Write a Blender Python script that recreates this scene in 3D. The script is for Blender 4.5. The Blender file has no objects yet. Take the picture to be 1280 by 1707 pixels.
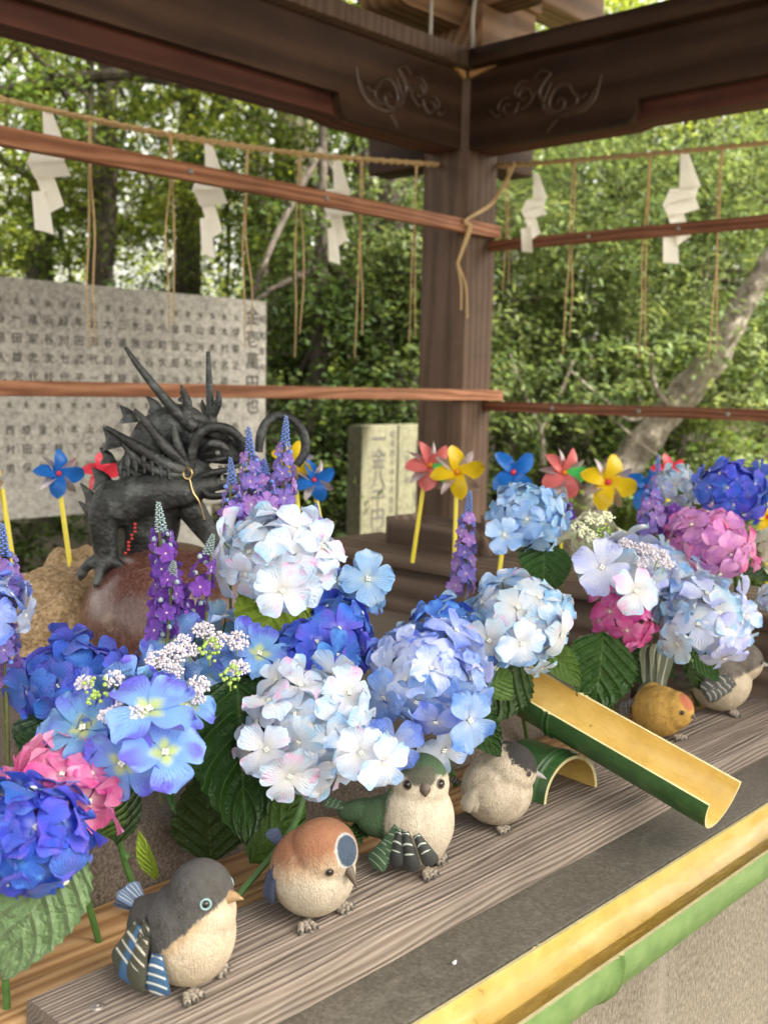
import bpy, bmesh, math, random
import numpy as np
from mathutils import Vector, Matrix, Euler
from mathutils.bvhtree import BVHTree

V = Vector
PI = math.pi
S = bpy.context.scene
COL = S.collection

# ------------------------------------------------------------------ camera, sky, sun, exposure
cam_d = bpy.data.cameras.new('camera')
cam = bpy.data.objects.new('camera', cam_d)
COL.objects.link(cam)
YAW, PITCH, ROLL = math.radians(42.772), math.radians(-6.5434), math.radians(1.2044)
fw = V((math.cos(YAW) * math.cos(PITCH), math.sin(YAW) * math.cos(PITCH), math.sin(PITCH)))
ri = V((math.sin(YAW), -math.cos(YAW), 0))
up = ri.cross(fw)
ri, up = ri * math.cos(ROLL) + up * math.sin(ROLL), up * math.cos(ROLL) - ri * math.sin(ROLL)
M = Matrix((ri, up, -fw)).transposed().to_4x4()
M.translation = (0, 0, 1.40)
cam.matrix_world = M
cam_d.sensor_fit = 'VERTICAL'
cam_d.sensor_height = 36
cam_d.lens = 36 * 1812.92 / 1707
cam_d.clip_start = 0.05
cam_d.clip_end = 400
cam_d.dof.use_dof = True
cam_d.dof.focus_distance = 1.22
cam_d.dof.aperture_fstop = 6.8
S.camera = cam

SUN_EL, SUN_AZ = math.radians(54), math.radians(-62)     # direction the light comes from
world = bpy.data.worlds.new('World')
S.world = world
world.use_nodes = True
wn = world.node_tree
sky = wn.nodes.new('ShaderNodeTexSky')
sky.sky_type = 'NISHITA'
sky.sun_disc = False
sky.sun_elevation = SUN_EL
sky.sun_rotation = PI / 2 - SUN_AZ
sky.air_density = 1.0
sky.dust_density = 4.0
sky.ozone_density = 1.0
bg = wn.nodes['Background']
bg.inputs['Strength'].default_value = 0.15
thin = wn.nodes.new('ShaderNodeHueSaturation')            # thin cloud takes most of the blue out
thin.inputs['Saturation'].default_value = 0.22
wn.links.new(sky.outputs[0], thin.inputs['Color'])
warm = wn.nodes.new('ShaderNodeMix')                      # the picture's warm white balance
warm.data_type = 'RGBA'
warm.blend_type = 'MULTIPLY'
warm.inputs[0].default_value = 1
warm.inputs[7].default_value = (1.04, 0.975, 0.86, 1)
wn.links.new(thin.outputs[0], warm.inputs[6])
wn.links.new(warm.outputs[2], bg.inputs['Color'])
sd = bpy.data.lights.new('sun', 'SUN')
sd.energy = 5.0
sd.angle = math.radians(1.5)
sd.color = (1, 0.95, 0.86)
sun = bpy.data.objects.new('sun', sd)
COL.objects.link(sun)
sdir = V((math.cos(SUN_AZ) * math.cos(SUN_EL), math.sin(SUN_AZ) * math.cos(SUN_EL), math.sin(SUN_EL)))
sun.rotation_euler = sdir.to_track_quat('Z', 'Y').to_euler()
sun.location = (0, -6, 8)
S.view_settings.view_transform = 'Standard'
S.view_settings.look = 'None'
S.view_settings.gamma = 1
S.view_settings.use_curve_mapping = False
S.view_settings.exposure = 2.33
S.render.engine = 'CYCLES'
S.cycles.use_denoising = True
S.cycles.max_bounces = 10
S.cycles.diffuse_bounces = 6
S.cycles.transparent_max_bounces = 6
S.cycles.caustics_reflective = False
S.cycles.caustics_refractive = False

# ------------------------------------------------------------------ helpers
def tag(o, label=None, cat=None, group=None, kind=None):
    if label: o['label'] = label
    if cat: o['category'] = cat
    if group: o['group'] = group
    if kind: o['kind'] = kind
    return o

def thing(name, label, cat, loc=(0, 0, 0), rz=0, group=None):
    o = bpy.data.objects.new(name, None)
    o.empty_display_size = 0.05
    COL.objects.link(o)
    o.location = loc
    o.rotation_euler = (0, 0, rz)
    return tag(o, label, cat, group)

def link(name, me, parent=None, loc=None, rot=None, mat=None):
    o = bpy.data.objects.new(name, me)
    COL.objects.link(o)
    if parent: o.parent = parent
    if loc is not None: o.location = loc
    if rot is not None: o.rotation_euler = rot
    if mat is not None:
        if len(me.materials) == 0: me.materials.append(mat)
        elif me.materials[0] is not mat:
            o.material_slots[0].link = 'OBJECT'
            o.material_slots[0].material = mat
    return o

def mesh_of(bm, name, mats=(), smooth=True, angle=None):
    me = bpy.data.meshes.new(name)
    bm.normal_update()
    bm.to_mesh(me)
    bm.free()
    for m in mats: me.materials.append(m)
    if smooth:
        me.polygons.foreach_set('use_smooth', [True] * len(me.polygons))
        if angle is not None:
            me.set_sharp_from_angle(angle=math.radians(angle))
    return me

def obj(name, bm, mat, parent=None, smooth=True, angle=35):
    mats = mat if isinstance(mat, (list, tuple)) else [mat]
    return link(name, mesh_of(bm, name, mats, smooth, angle), parent)

def box(bm, lo, hi, bev=0.0, mi=0):
    lo, hi = V(lo), V(hi)
    g = bmesh.ops.create_cube(bm, size=1, matrix=Matrix.Translation((lo + hi) / 2) @ Matrix.Diagonal((*(hi - lo), 1)))
    fs = set(f for v in g['verts'] for f in v.link_faces)
    for f in fs: f.material_index = mi
    if bev:
        es = list(set(e for v in g['verts'] for e in v.link_edges))
        bmesh.ops.bevel(bm, geom=es, offset=bev, segments=2, affect='EDGES', profile=0.5)

def frames(pts):
    out = []
    n = len(pts)
    prev = None
    for i in range(n):
        t = (pts[min(i + 1, n - 1)] - pts[max(i - 1, 0)]).normalized()
        if prev is None:
            a = V((0, 0, 1)) if abs(t.z) < 0.9 else V((1, 0, 0))
            x = t.cross(a).normalized()
        else:
            x = (prev - t * prev.dot(t)).normalized()
        prev = x
        out.append((x, t.cross(x)))
    return out

def tube(bm, pts, rad, seg=8, mi=0, cap=True):
    pts = [V(p) for p in pts]
    if not hasattr(rad, '__len__'): rad = [rad] * len(pts)
    fr = frames(pts)
    rings = []
    for p, r, (x, y) in zip(pts, rad, fr):
        rings.append([bm.verts.new(p + (x * math.cos(2 * PI * k / seg) + y * math.sin(2 * PI * k / seg)) * r) for k in range(seg)])
    for a, b in zip(rings, rings[1:]):
        for k in range(seg):
            f = bm.faces.new((a[k], a[(k + 1) % seg], b[(k + 1) % seg], b[k]))
            f.material_index = mi
    if cap:
        for rg, fl in ((rings[0], True), (rings[-1], False)):
            f = bm.faces.new(rg[::-1] if fl else rg)
            f.material_index = mi

def smooth_path(pts, n=6):
    pts = [V(p) for p in pts]
    P = [pts[0] * 2 - pts[1]] + pts + [pts[-1] * 2 - pts[-2]]
    out = []
    for i in range(1, len(P) - 2):
        for k in range(n):
            t = k / n
            a, b, c, d = P[i - 1], P[i], P[i + 1], P[i + 2]
            out.append(0.5 * ((2 * b) + (c - a) * t + (2 * a - 5 * b + 4 * c - d) * t * t + (3 * b - a - 3 * c + d) * t ** 3))
    out.append(pts[-1])
    return out

def lerp_list(vals, n):
    out = []
    for i in range(n):
        t = i / (n - 1) * (len(vals) - 1)
        k = min(int(t), len(vals) - 2)
        out.append(vals[k] + (vals[k + 1] - vals[k]) * (t - k))
    return out

def ctube(bm, pts, rad, seg=8, n=6, mi=0):
    sp = smooth_path(pts, n)
    tube(bm, sp, lerp_list(list(rad), len(sp)) if hasattr(rad, '__len__') else rad, seg, mi)

def ball(bm, c, r, sub=2, mi=0, rot=None):
    r = (r, r, r) if not hasattr(r, '__len__') else r
    m = Matrix.Translation(c)
    if rot: m = m @ Euler(rot).to_matrix().to_4x4()
    g = bmesh.ops.create_icosphere(bm, subdivisions=sub, radius=1, matrix=m @ Matrix.Diagonal((*r, 1)))
    for v in g['verts']:
        for f in v.link_faces: f.material_index = mi

def fused(bm, voxel, smooth=6):
    me = bpy.data.meshes.new('tmp')
    bm.to_mesh(me)
    bm.free()
    o = bpy.data.objects.new('tmp', me)
    COL.objects.link(o)
    m = o.modifiers.new('r', 'REMESH')
    m.mode = 'VOXEL'
    m.voxel_size = voxel
    s = o.modifiers.new('s', 'SMOOTH')
    s.factor = 0.5
    s.iterations = smooth
    dg = bpy.context.evaluated_depsgraph_get()
    out = bpy.data.meshes.new_from_object(o.evaluated_get(dg))
    bpy.data.objects.remove(o)
    bpy.data.meshes.remove(me)
    out.polygons.foreach_set('use_smooth', [True] * len(out.polygons))
    return out

def basis(xd, zd):
    """matrix whose X is xd and whose Z is as close to zd as it can be"""
    x = V(xd).normalized()
    z = V(zd)
    z = (z - x * z.dot(x)).normalized()
    y = z.cross(x)
    return Matrix((x, y, z)).transposed()

# ------------------------------------------------------------------ materials
def nt(name):
    m = bpy.data.materials.new(name)
    m.use_nodes = True
    t = m.node_tree
    return m, t, t.nodes['Principled BSDF'], t.nodes['Material Output']

def node(t, kind, **kw):
    n = t.nodes.new(kind)
    for k, v in kw.items():
        if k in n.inputs.keys(): n.inputs[k].default_value = v
        else: setattr(n, k, v)
    return n

def c4(c): return (*c, 1) if len(c) == 3 else c

def ramp(t, src, stops, interp='LINEAR'):
    r = t.nodes.new('ShaderNodeValToRGB')
    r.color_ramp.interpolation = interp
    el = r.color_ramp.elements
    while len(el) < len(stops): el.new(0.5)
    for e, (p, c) in zip(el, stops):
        e.position = p
        e.color = c4(c) if hasattr(c, '__len__') else (c, c, c, 1)
    t.links.new(src, r.inputs[0])
    return r.outputs[0]

def mix(t, fac, a, b, mode='MIX'):
    n = t.nodes.new('ShaderNodeMix')
    n.data_type = 'RGBA'
    n.blend_type = mode
    for s, v in ((n.inputs[0], fac), (n.inputs[6], a), (n.inputs[7], b)):
        if hasattr(v, 'is_linked'): t.links.new(v, s)
        elif hasattr(v, '__len__'): s.default_value = c4(v)
        else: s.default_value = v
    return n.outputs[2]

def math_(t, op, a, b=None, c=None):
    n = t.nodes.new('ShaderNodeMath')
    n.operation = op
    for i, v in enumerate((a, b, c)):
        if v is None: continue
        if hasattr(v, 'is_linked'): t.links.new(v, n.inputs[i])
        else: n.inputs[i].default_value = v
    return n.outputs[0]

def coords(t, scale=(1, 1, 1), kind='Object', rot=(0, 0, 0)):
    tc = t.nodes.new('ShaderNodeTexCoord')
    mp = t.nodes.new('ShaderNodeMapping')
    mp.inputs['Scale'].default_value = scale
    mp.inputs['Rotation'].default_value = rot
    t.links.new(tc.outputs[kind], mp.inputs['Vector'])
    return mp.outputs[0]

def noise(t, vec, scale, detail=4, rough=0.55, dist=0.0):
    n = node(t, 'ShaderNodeTexNoise', Scale=scale, Detail=detail, Roughness=rough, Distortion=dist)
    if vec is not None: t.links.new(vec, n.inputs['Vector'])
    return n.outputs[0]

def bump(t, b, h, strength=0.3, dist=0.01):
    n = node(t, 'ShaderNodeBump', Strength=strength, Distance=dist)
    t.links.new(h, n.inputs['Height'])
    t.links.new(n.outputs[0], b.inputs['Normal'])

def plain(name, col, rough=0.5, var=0.15, scale=30, bmp=0.1, metal=0.0, spec=0.5):
    m, t, b, o = nt(name)
    f = noise(t, coords(t), scale)
    lo = [max(0, c * (1 - var)) for c in col]
    hi = [min(1, c * (1 + var)) for c in col]
    t.links.new(ramp(t, f, [(0.3, lo), (0.7, hi)]), b.inputs['Base Color'])
    b.inputs['Roughness'].default_value = rough
    b.inputs['Metallic'].default_value = metal
    b.inputs['Specular IOR Level'].default_value = spec
    if bmp: bump(t, b, f, bmp, 0.004)
    return m

def wood(name, dark, mid, light, axis='X', lines=160, warp=6.0, rough=0.68, bmp=0.35, spec=0.2, bdist=0.004, knots=0.0):
    """long grain running along one axis of the object"""
    m, t, b, o = nt(name)
    sc = {'X': (0.10, 1, 1), 'Y': (1, 0.10, 1), 'Z': (1, 1, 0.10)}[axis]
    c = coords(t, sc)
    warpn = noise(t, c, 9, 3)
    sep = t.nodes.new('ShaderNodeSeparateXYZ')
    t.links.new(c, sep.inputs[0])
    a, d = {'X': (1, 2), 'Y': (0, 2), 'Z': (0, 1)}[axis]
    s = math_(t, 'ADD', sep.outputs[a], math_(t, 'MULTIPLY', sep.outputs[d], 0.6))
    ph = math_(t, 'ADD', math_(t, 'MULTIPLY', s, lines * 2), math_(t, 'MULTIPLY', warpn, warp * 4))
    w = math_(t, 'MULTIPLY_ADD', math_(t, 'SINE', ph), 0.5, 0.5)
    fine = noise(t, coords(t, tuple(v * 260 if v == 1 else 9 for v in sc)), 1.0, 3)
    blot = noise(t, coords(t), 7, 4)
    h = math_(t, 'ADD', math_(t, 'MULTIPLY', w, 0.6), math_(t, 'MULTIPLY', fine, 0.4))
    base = ramp(t, h, [(0.18, dark), (0.5, mid), (0.82, light)])
    col = mix(t, math_(t, 'MULTIPLY', blot, 0.5), base, mid)
    big = noise(t, coords(t, (1.5, 1.5, 1.5)), 3.0, 5, 0.65)
    col = mix(t, 0.55, col, ramp(t, big, [(0.3, (0.5, 0.5, 0.5)), (0.7, (1.25, 1.22, 1.18))]), 'MULTIPLY')
    t.links.new(col, b.inputs['Base Color'])
    b.inputs['Roughness'].default_value = rough
    b.inputs['Specular IOR Level'].default_value = spec
    bump(t, b, h, bmp, bdist)
    return m

def stone(name, cols, scale=220, rough=0.7, bmp=0.4, big=4, bigamt=0.35, stretch=(1, 1, 1), spec=0.4, bdist=0.003, streak=None):
    m, t, b, o = nt(name)
    c = coords(t, stretch)
    f = noise(t, c, scale, 3, 0.7)
    col = ramp(t, f, [(0.30 + 0.4 * i / (len(cols) - 1), k) for i, k in enumerate(cols)])
    g = noise(t, coords(t), big, 6, 0.65, 0.5)
    col = mix(t, bigamt, col, ramp(t, g, [(0.3, (0.45, 0.44, 0.42)), (0.7, (1.3, 1.28, 1.22))]), 'MULTIPLY')
    if streak:
        g2 = noise(t, coords(t, streak[0]), streak[1], 5, 0.7, 1.2)
        col = mix(t, ramp(t, g2, [(0.56, 0.0), (0.72, streak[3])]), col, streak[2])
    t.links.new(col, b.inputs['Base Color'])
    b.inputs['Roughness'].default_value = rough
    b.inputs['Specular IOR Level'].default_value = spec
    bump(t, b, math_(t, 'ADD', f, math_(t, 'MULTIPLY', g, 2.0)), bmp, bdist)
    return m

def leafy(name, lo, mid, hi, trans=0.35, rough=0.75, attr='tone'):
    """foliage: every leaf carries its own tone; light passes through"""
    m, t, b, o = nt(name)
    a = node(t, 'ShaderNodeAttribute', attribute_name=attr)
    col = ramp(t, a.outputs['Fac'], [(0.0, lo), (0.5, mid), (1.0, hi)])
    t.links.new(col, b.inputs['Base Color'])
    b.inputs['Roughness'].default_value = rough
    b.inputs['Specular IOR Level'].default_value = 0.12
    tr = t.nodes.new('ShaderNodeBsdfTranslucent')
    t.links.new(mix(t, 0.5, col, (1.5, 1.4, 0.5), 'MULTIPLY'), tr.inputs[0])
    ms = node(t, 'ShaderNodeMixShader')
    ms.inputs[0].default_value = trans
    t.links.new(b.outputs[0], ms.inputs[1])
    t.links.new(tr.outputs[0], ms.inputs[2])
    t.links.new(ms.outputs[0], o.inputs['Surface'])
    return m

def big_leaf_mat(name, blade, vein, rough=0.32, sheen=0.0):
    """moulded fabric leaf; the UV runs from base (v=0) to tip (v=1)"""
    m, t, b, o = nt(name)
    tc = t.nodes.new('ShaderNodeTexCoord')
    sp = t.nodes.new('ShaderNodeSeparateXYZ')
    t.links.new(tc.outputs['UV'], sp.inputs[0])
    u = math_(t, 'ABSOLUTE', math_(t, 'SUBTRACT', sp.outputs[0], 0.5))
    v = sp.outputs[1]
    ph = math_(t, 'SUBTRACT', math_(t, 'MULTIPLY', v, 6.5), math_(t, 'MULTIPLY', u, 4.6))
    s = math_(t, 'ABSOLUTE', math_(t, 'SUBTRACT', math_(t, 'FRACT', ph), 0.5))
    side = ramp(t, s, [(0.0, 1.0), (0.05, 0.0)])
    mid = ramp(t, u, [(0.0, 1.0), (0.022, 0.0)])
    vn = math_(t, 'MAXIMUM', side, mid)
    blot = noise(t, coords(t), 5, 4)
    oi = t.nodes.new('ShaderNodeObjectInfo')
    base = mix(t, blot, [c * 0.65 for c in blade], [min(1, c * 1.35) for c in blade])
    hs = t.nodes.new('ShaderNodeHueSaturation')
    t.links.new(base, hs.inputs['Color'])
    t.links.new(math_(t, 'MULTIPLY_ADD', oi.outputs['Random'], 0.5, 0.75), hs.inputs['Value'])
    col = mix(t, math_(t, 'MULTIPLY', vn, 0.55), hs.outputs[0], vein)
    t.links.new(col, b.inputs['Base Color'])
    b.inputs['Roughness'].default_value = rough
    b.inputs['Sheen Weight'].default_value = sheen
    wr = noise(t, coords(t, (1, 1, 1)), 9, 4, 0.6, 0.6)
    b.inputs['Specular IOR Level'].default_value = 0.38
    bump(t, b, math_(t, 'ADD', math_(t, 'MULTIPLY', ramp(t, s, [(0.0, 0.0), (0.3, 1.0)]), 0.6), math_(t, 'MULTIPLY', wr, 1.6)), 0.55, 0.05)
    tr = t.nodes.new('ShaderNodeBsdfTranslucent')
    t.links.new(mix(t, 1.0, col, (1.2, 1.3, 0.5), 'MULTIPLY'), tr.inputs[0])
    ms = node(t, 'ShaderNodeMixShader')
    ms.inputs[0].default_value = 0.12
    t.links.new(b.outputs[0], ms.inputs[1])
    t.links.new(tr.outputs[0], ms.inputs[2])
    t.links.new(ms.outputs[0], o.inputs['Surface'])
    return m

def petal_mat(name, core, mid, tip, alt, amount=0.3, core_at=0.12):
    """dyed cloth petal: v runs from the eye of the floret to the petal's edge; some petals carry the second dye"""
    m, t, b, o = nt(name)
    tc = t.nodes.new('ShaderNodeTexCoord')
    sp = t.nodes.new('ShaderNodeSeparateXYZ')
    t.links.new(tc.outputs['UV'], sp.inputs[0])
    u, v = sp.outputs[0], sp.outputs[1]
    oi = t.nodes.new('ShaderNodeObjectInfo')
    vv = math_(t, 'ADD', v, math_(t, 'MULTIPLY', math_(t, 'ABSOLUTE', math_(t, 'SUBTRACT', u, 0.5)), 0.55))
    col = ramp(t, vv, [(core_at, core), (0.42, mid), (0.98, tip)])
    dye = noise(t, coords(t), 26.0, 2)
    dn = node(t, 'ShaderNodeTexNoise', Scale=1.6, Detail=1.0)
    dn.noise_dimensions = '4D'
    t.links.new(math_(t, 'MULTIPLY', oi.outputs['Random'], 40.0), dn.inputs['W'])
    t.links.new(coords(t, (1.1, 1.1, 1.1)), dn.inputs['Vector'])
    k = ramp(t, dn.outputs[0], [(0.60 - amount * 0.5, 0.0), (0.72 - amount * 0.5, 1.0)])
    edge = ramp(t, v, [(0.25, 0.0), (0.8, 1.0)])
    col = mix(t, math_(t, 'MULTIPLY', k, edge), col, alt)
    # printed veins fan out from the eye
    fan = math_(t, 'DIVIDE', math_(t, 'SUBTRACT', u, 0.5), math_(t, 'ADD', v, 0.35))
    wob = noise(t, coords(t, (1, 1, 1)), 3.5, 3, 0.6)
    st = math_(t, 'SINE', math_(t, 'ADD', math_(t, 'MULTIPLY', fan, 62.0), math_(t, 'MULTIPLY', wob, 16.0)))
    vein = math_(t, 'POWER', math_(t, 'MULTIPLY_ADD', st, 0.5, 0.5), 3.0)
    vein = math_(t, 'MULTIPLY', vein, ramp(t, noise(t, coords(t, (1, 1, 1)), 2.2, 2), [(0.35, 0.15), (0.65, 1.0)]))
    col = mix(t, math_(t, 'MULTIPLY', vein, 0.22), col, [c * (0.55 if min(mid) < .3 else 0.78) for c in mid])
    hs = t.nodes.new('ShaderNodeHueSaturation')
    t.links.new(col, hs.inputs['Color'])
    t.links.new(math_(t, 'MULTIPLY_ADD', oi.outputs['Random'], 0.26, 0.84), hs.inputs['Value'])
    t.links.new(math_(t, 'MULTIPLY_ADD', oi.outputs['Random'], 0.03, 0.485), hs.inputs['Hue'])
    t.links.new(hs.outputs[0], b.inputs['Base Color'])
    b.inputs['Roughness'].default_value = 0.6
    b.inputs['Specular IOR Level'].default_value = 0.3
    b.inputs['Sheen Weight'].default_value = 0.15
    bump(t, b, math_(t, 'ADD', math_(t, 'MULTIPLY', vein, 0.7), math_(t, 'MULTIPLY', dye, 1.0)), 0.6, 0.0022)
    tr = t.nodes.new('ShaderNodeBsdfTranslucent')
    t.links.new(hs.outputs[0], tr.inputs[0])
    ms = node(t, 'ShaderNodeMixShader')
    ms.inputs[0].default_value = 0.3
    t.links.new(b.outputs[0], ms.inputs[1])
    t.links.new(tr.outputs[0], ms.inputs[2])
    t.links.new(ms.outputs[0], o.inputs['Surface'])
    return m

def vcol(name, rough=0.75, bmp=0.5, grain=640, stretch=(1, 1, 0.6), spec=0.3):
    """hand-painted cast resin: colour comes with the paint layer of the mesh"""
    m, t, b, o = nt(name)
    a = node(t, 'ShaderNodeAttribute', attribute_name='paint')
    f = noise(t, coords(t, stretch), grain, 3, 0.6)
    g = noise(t, coords(t, (1, 1, 0.6)), 75, 5, 0.7)
    col = mix(t, 0.38, a.outputs['Color'], ramp(t, f, [(0.3, (0.55, 0.53, 0.5)), (0.65, (1.15, 1.15, 1.15))]), 'MULTIPLY')
    col = mix(t, 0.5, col, ramp(t, g, [(0.3, (0.55, 0.52, 0.48)), (0.65, (1.15, 1.14, 1.12))]), 'MULTIPLY')
    t.links.new(col, b.inputs['Base Color'])
    b.inputs['Roughness'].default_value = rough
    b.inputs['Specular IOR Level'].default_value = spec
    bump(t, b, math_(t, 'ADD', f, math_(t, 'MULTIPLY', g, 1.8)), bmp * 1.4, 0.0028)
    return m

MAT = dict(
    pillar=wood('dark_stained_wood', (0.076, 0.047, 0.031), (0.102, 0.065, 0.045), (0.135, 0.089, 0.063), 'Z', 90, 5, 0.7, 0.12),
    beam_x=wood('dark_beam_wood', (0.030, 0.015, 0.009), (0.050, 0.026, 0.015), (0.074, 0.040, 0.024), 'X', 50, 3, 0.65, 0.2),
    beam_y=wood('dark_cross_beam_wood', (0.024, 0.012, 0.007), (0.040, 0.020, 0.012), (0.060, 0.032, 0.019), 'Y', 50, 3, 0.65, 0.2),
    under_x=wood('red_brown_moulding_wood', (0.050, 0.016, 0.010), (0.085, 0.029, 0.018), (0.12, 0.045, 0.03), 'X', 60, 3, 0.6, 0.2),
    under_y=wood('red_brown_cross_moulding_wood', (0.050, 0.016, 0.010), (0.085, 0.029, 0.018), (0.12, 0.045, 0.03), 'Y', 60, 3, 0.6, 0.2),
    rail_x=wood('red_cedar_rail', (0.15, 0.058, 0.028), (0.29, 0.128, 0.068), (0.40, 0.20, 0.115), 'X', 210, 8, 0.7, 0.5),
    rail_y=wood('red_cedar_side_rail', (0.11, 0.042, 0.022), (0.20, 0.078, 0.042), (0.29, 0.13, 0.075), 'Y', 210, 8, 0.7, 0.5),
    roof_x=wood('roof_timber', (0.13, 0.072, 0.036), (0.23, 0.135, 0.072), (0.32, 0.20, 0.115), 'X', 70, 3, 0.6, 0.2),
    roof_y=wood('roof_cross_timber', (0.13, 0.072, 0.036), (0.23, 0.135, 0.072), (0.32, 0.20, 0.115), 'Y', 70, 3, 0.6, 0.2),
    board=wood('roof_boarding', (0.045, 0.028, 0.018), (0.075, 0.047, 0.031), (0.11, 0.07, 0.048), 'X', 60, 3, 0.7, 0.2),
    plank=wood('weathered_grey_plank', (0.16, 0.128, 0.105), (0.225, 0.185, 0.154), (0.285, 0.242, 0.206), 'X', 500, 22, 0.8, 0.7, 0.25, 0.003),
    newboard=wood('new_ochre_board', (0.22, 0.115, 0.045), (0.40, 0.235, 0.105), (0.50, 0.33, 0.17), 'X', 150, 9, 0.6, 0.3, 0.35),
    bench=wood('brown_bench_wood', (0.06, 0.04, 0.03), (0.12, 0.083, 0.062), (0.19, 0.138, 0.105), 'Y', 90, 4, 0.65, 0.25),
    slate=stone('dark_wet_slate', [(0.068, 0.062, 0.050), (0.098, 0.089, 0.073), (0.145, 0.134, 0.112)], 210, 0.58, 0.4, 4, 0.6,
                streak=((1, 2.2, 1), 7, (0.19, 0.175, 0.147), 0.6)),
    granite=stone('pink_grey_granite', [(0.075, 0.064, 0.05), (0.175, 0.155, 0.122), (0.29, 0.262, 0.215)], 260, 0.8, 0.6, 3, 0.4,
                  stretch=(1, 1, 0.45), streak=((3, 3, 0.5), 4, (0.29, 0.26, 0.22), 0.4)),
    brown_granite=stone('brown_granite', [(0.06, 0.046, 0.036), (0.14, 0.112, 0.09), (0.24, 0.20, 0.165)], 230, 0.8, 0.5, 5, 0.4),
    red_stone=stone('polished_red_granite', [(0.055, 0.022, 0.018), (0.105, 0.043, 0.034), (0.16, 0.085, 0.07)], 170, 0.26, 0.06, 5, 0.5, spec=0.5,
                    streak=((1, 1, 1), 22, (0.34, 0.26, 0.20), 0.55)),
    tan_stone=stone('rough_tan_stone', [(0.16, 0.10, 0.05), (0.38, 0.26, 0.14), (0.55, 0.42, 0.27)], 120, 0.85, 0.9, 10, 0.4, bdist=0.006),
    slab=stone('weathered_grey_slab', [(0.25, 0.242, 0.222), (0.41, 0.398, 0.37), (0.56, 0.545, 0.51)], 60, 0.85, 0.35, 1.6, 0.5,
               streak=((1, 1, 0.4), 2.6, (0.25, 0.235, 0.17), 0.4)),
    post=stone('mossy_yellow_stone', [(0.055, 0.053, 0.030), (0.088, 0.084, 0.05), (0.13, 0.124, 0.078)], 50, 0.85, 0.35, 2.5, 0.4),
    ink=plain('carved_black_lettering', (0.045, 0.042, 0.037), 0.8, 0.3, 60, 0.0),
    bronze=None, gold=None,
    soil=stone('dark_leaf_litter', [(0.02, 0.016, 0.011), (0.05, 0.039, 0.026), (0.085, 0.07, 0.045)], 20, 0.9, 0.8, 1.2, 0.5, bdist=0.03),
    straw=plain('twisted_straw', (0.46, 0.32, 0.15), 0.75, 0.3, 160, 0.4),
    paper=None,
    cable=plain('grey_cable_sheath', (0.42, 0.40, 0.36), 0.5, 0.05, 20, 0.0),
    steel=plain('dull_steel', (0.30, 0.28, 0.25), 0.45, 0.2, 200, 0.2, 0.8),
    bright_wood=plain('fresh_split_wood', (0.52, 0.30, 0.12), 0.6, 0.25, 60, 0.2),
    carve=plain('carved_dark_wood', (0.062, 0.036, 0.024), 0.36, 0.2, 60, 0.2),
    bark=stone('dark_bark', [(0.025, 0.02, 0.015), (0.065, 0.052, 0.04), (0.11, 0.095, 0.075)], 24, 0.9, 0.8, 3, 0.4, stretch=(1, 1, 0.25), bdist=0.02),
    pale_bark=stone('pale_lichen_bark', [(0.09, 0.075, 0.055), (0.20, 0.175, 0.14), (0.34, 0.31, 0.26)], 22, 0.9, 0.6, 4, 0.5, bdist=0.015),
    stem=plain('green_plastic_stem', (0.065, 0.15, 0.035), 0.42, 0.25, 60, 0.15),
    dry_stem=plain('olive_stem', (0.12, 0.13, 0.045), 0.55, 0.25, 60, 0.15),
    yellow_stick=plain('yellow_plastic_tube', (0.72, 0.60, 0.035), 0.35, 0.06, 20, 0.0),
    eye=plain('black_glass_eye', (0.006, 0.006, 0.007), 0.12, 0.0, 20, 0.0, spec=0.8),
    bead=plain('white_pearl_bead', (0.62, 0.58, 0.64), 0.45, 0.1, 300, 0.1),
    cream_bead=plain('cream_bead', (0.72, 0.74, 0.52), 0.5, 0.1, 300, 0.1),
    green_bud=plain('lime_bud', (0.32, 0.47, 0.10), 0.5, 0.2, 300, 0.1),
    eyelet=plain('cream_floret_eye', (0.75, 0.76, 0.66), 0.5, 0.1, 300, 0.0),
    bud_blue=plain('powder_blue_bud', (0.13, 0.22, 0.58), 0.6, 0.3, 200, 0.1),
    bud_pale=plain('grey_green_bud', (0.32, 0.43, 0.46), 0.6, 0.25, 200, 0.1),
)

pm_, t, b, o_ = nt('white_folded_paper')
b.inputs['Base Color'].default_value = (0.92, 0.90, 0.85, 1)
b.inputs['Roughness'].default_value = 0.8
tr = t.nodes.new('ShaderNodeBsdfTranslucent'); tr.inputs[0].default_value = (0.94, 0.91, 0.85, 1)
ms = node(t, 'ShaderNodeMixShader'); ms.inputs[0].default_value = 0.5
t.links.new(b.outputs[0], ms.inputs[1]); t.links.new(tr.outputs[0], ms.inputs[2]); t.links.new(ms.outputs[0], o_.inputs['Surface'])
MAT['paper'] = pm_

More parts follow.
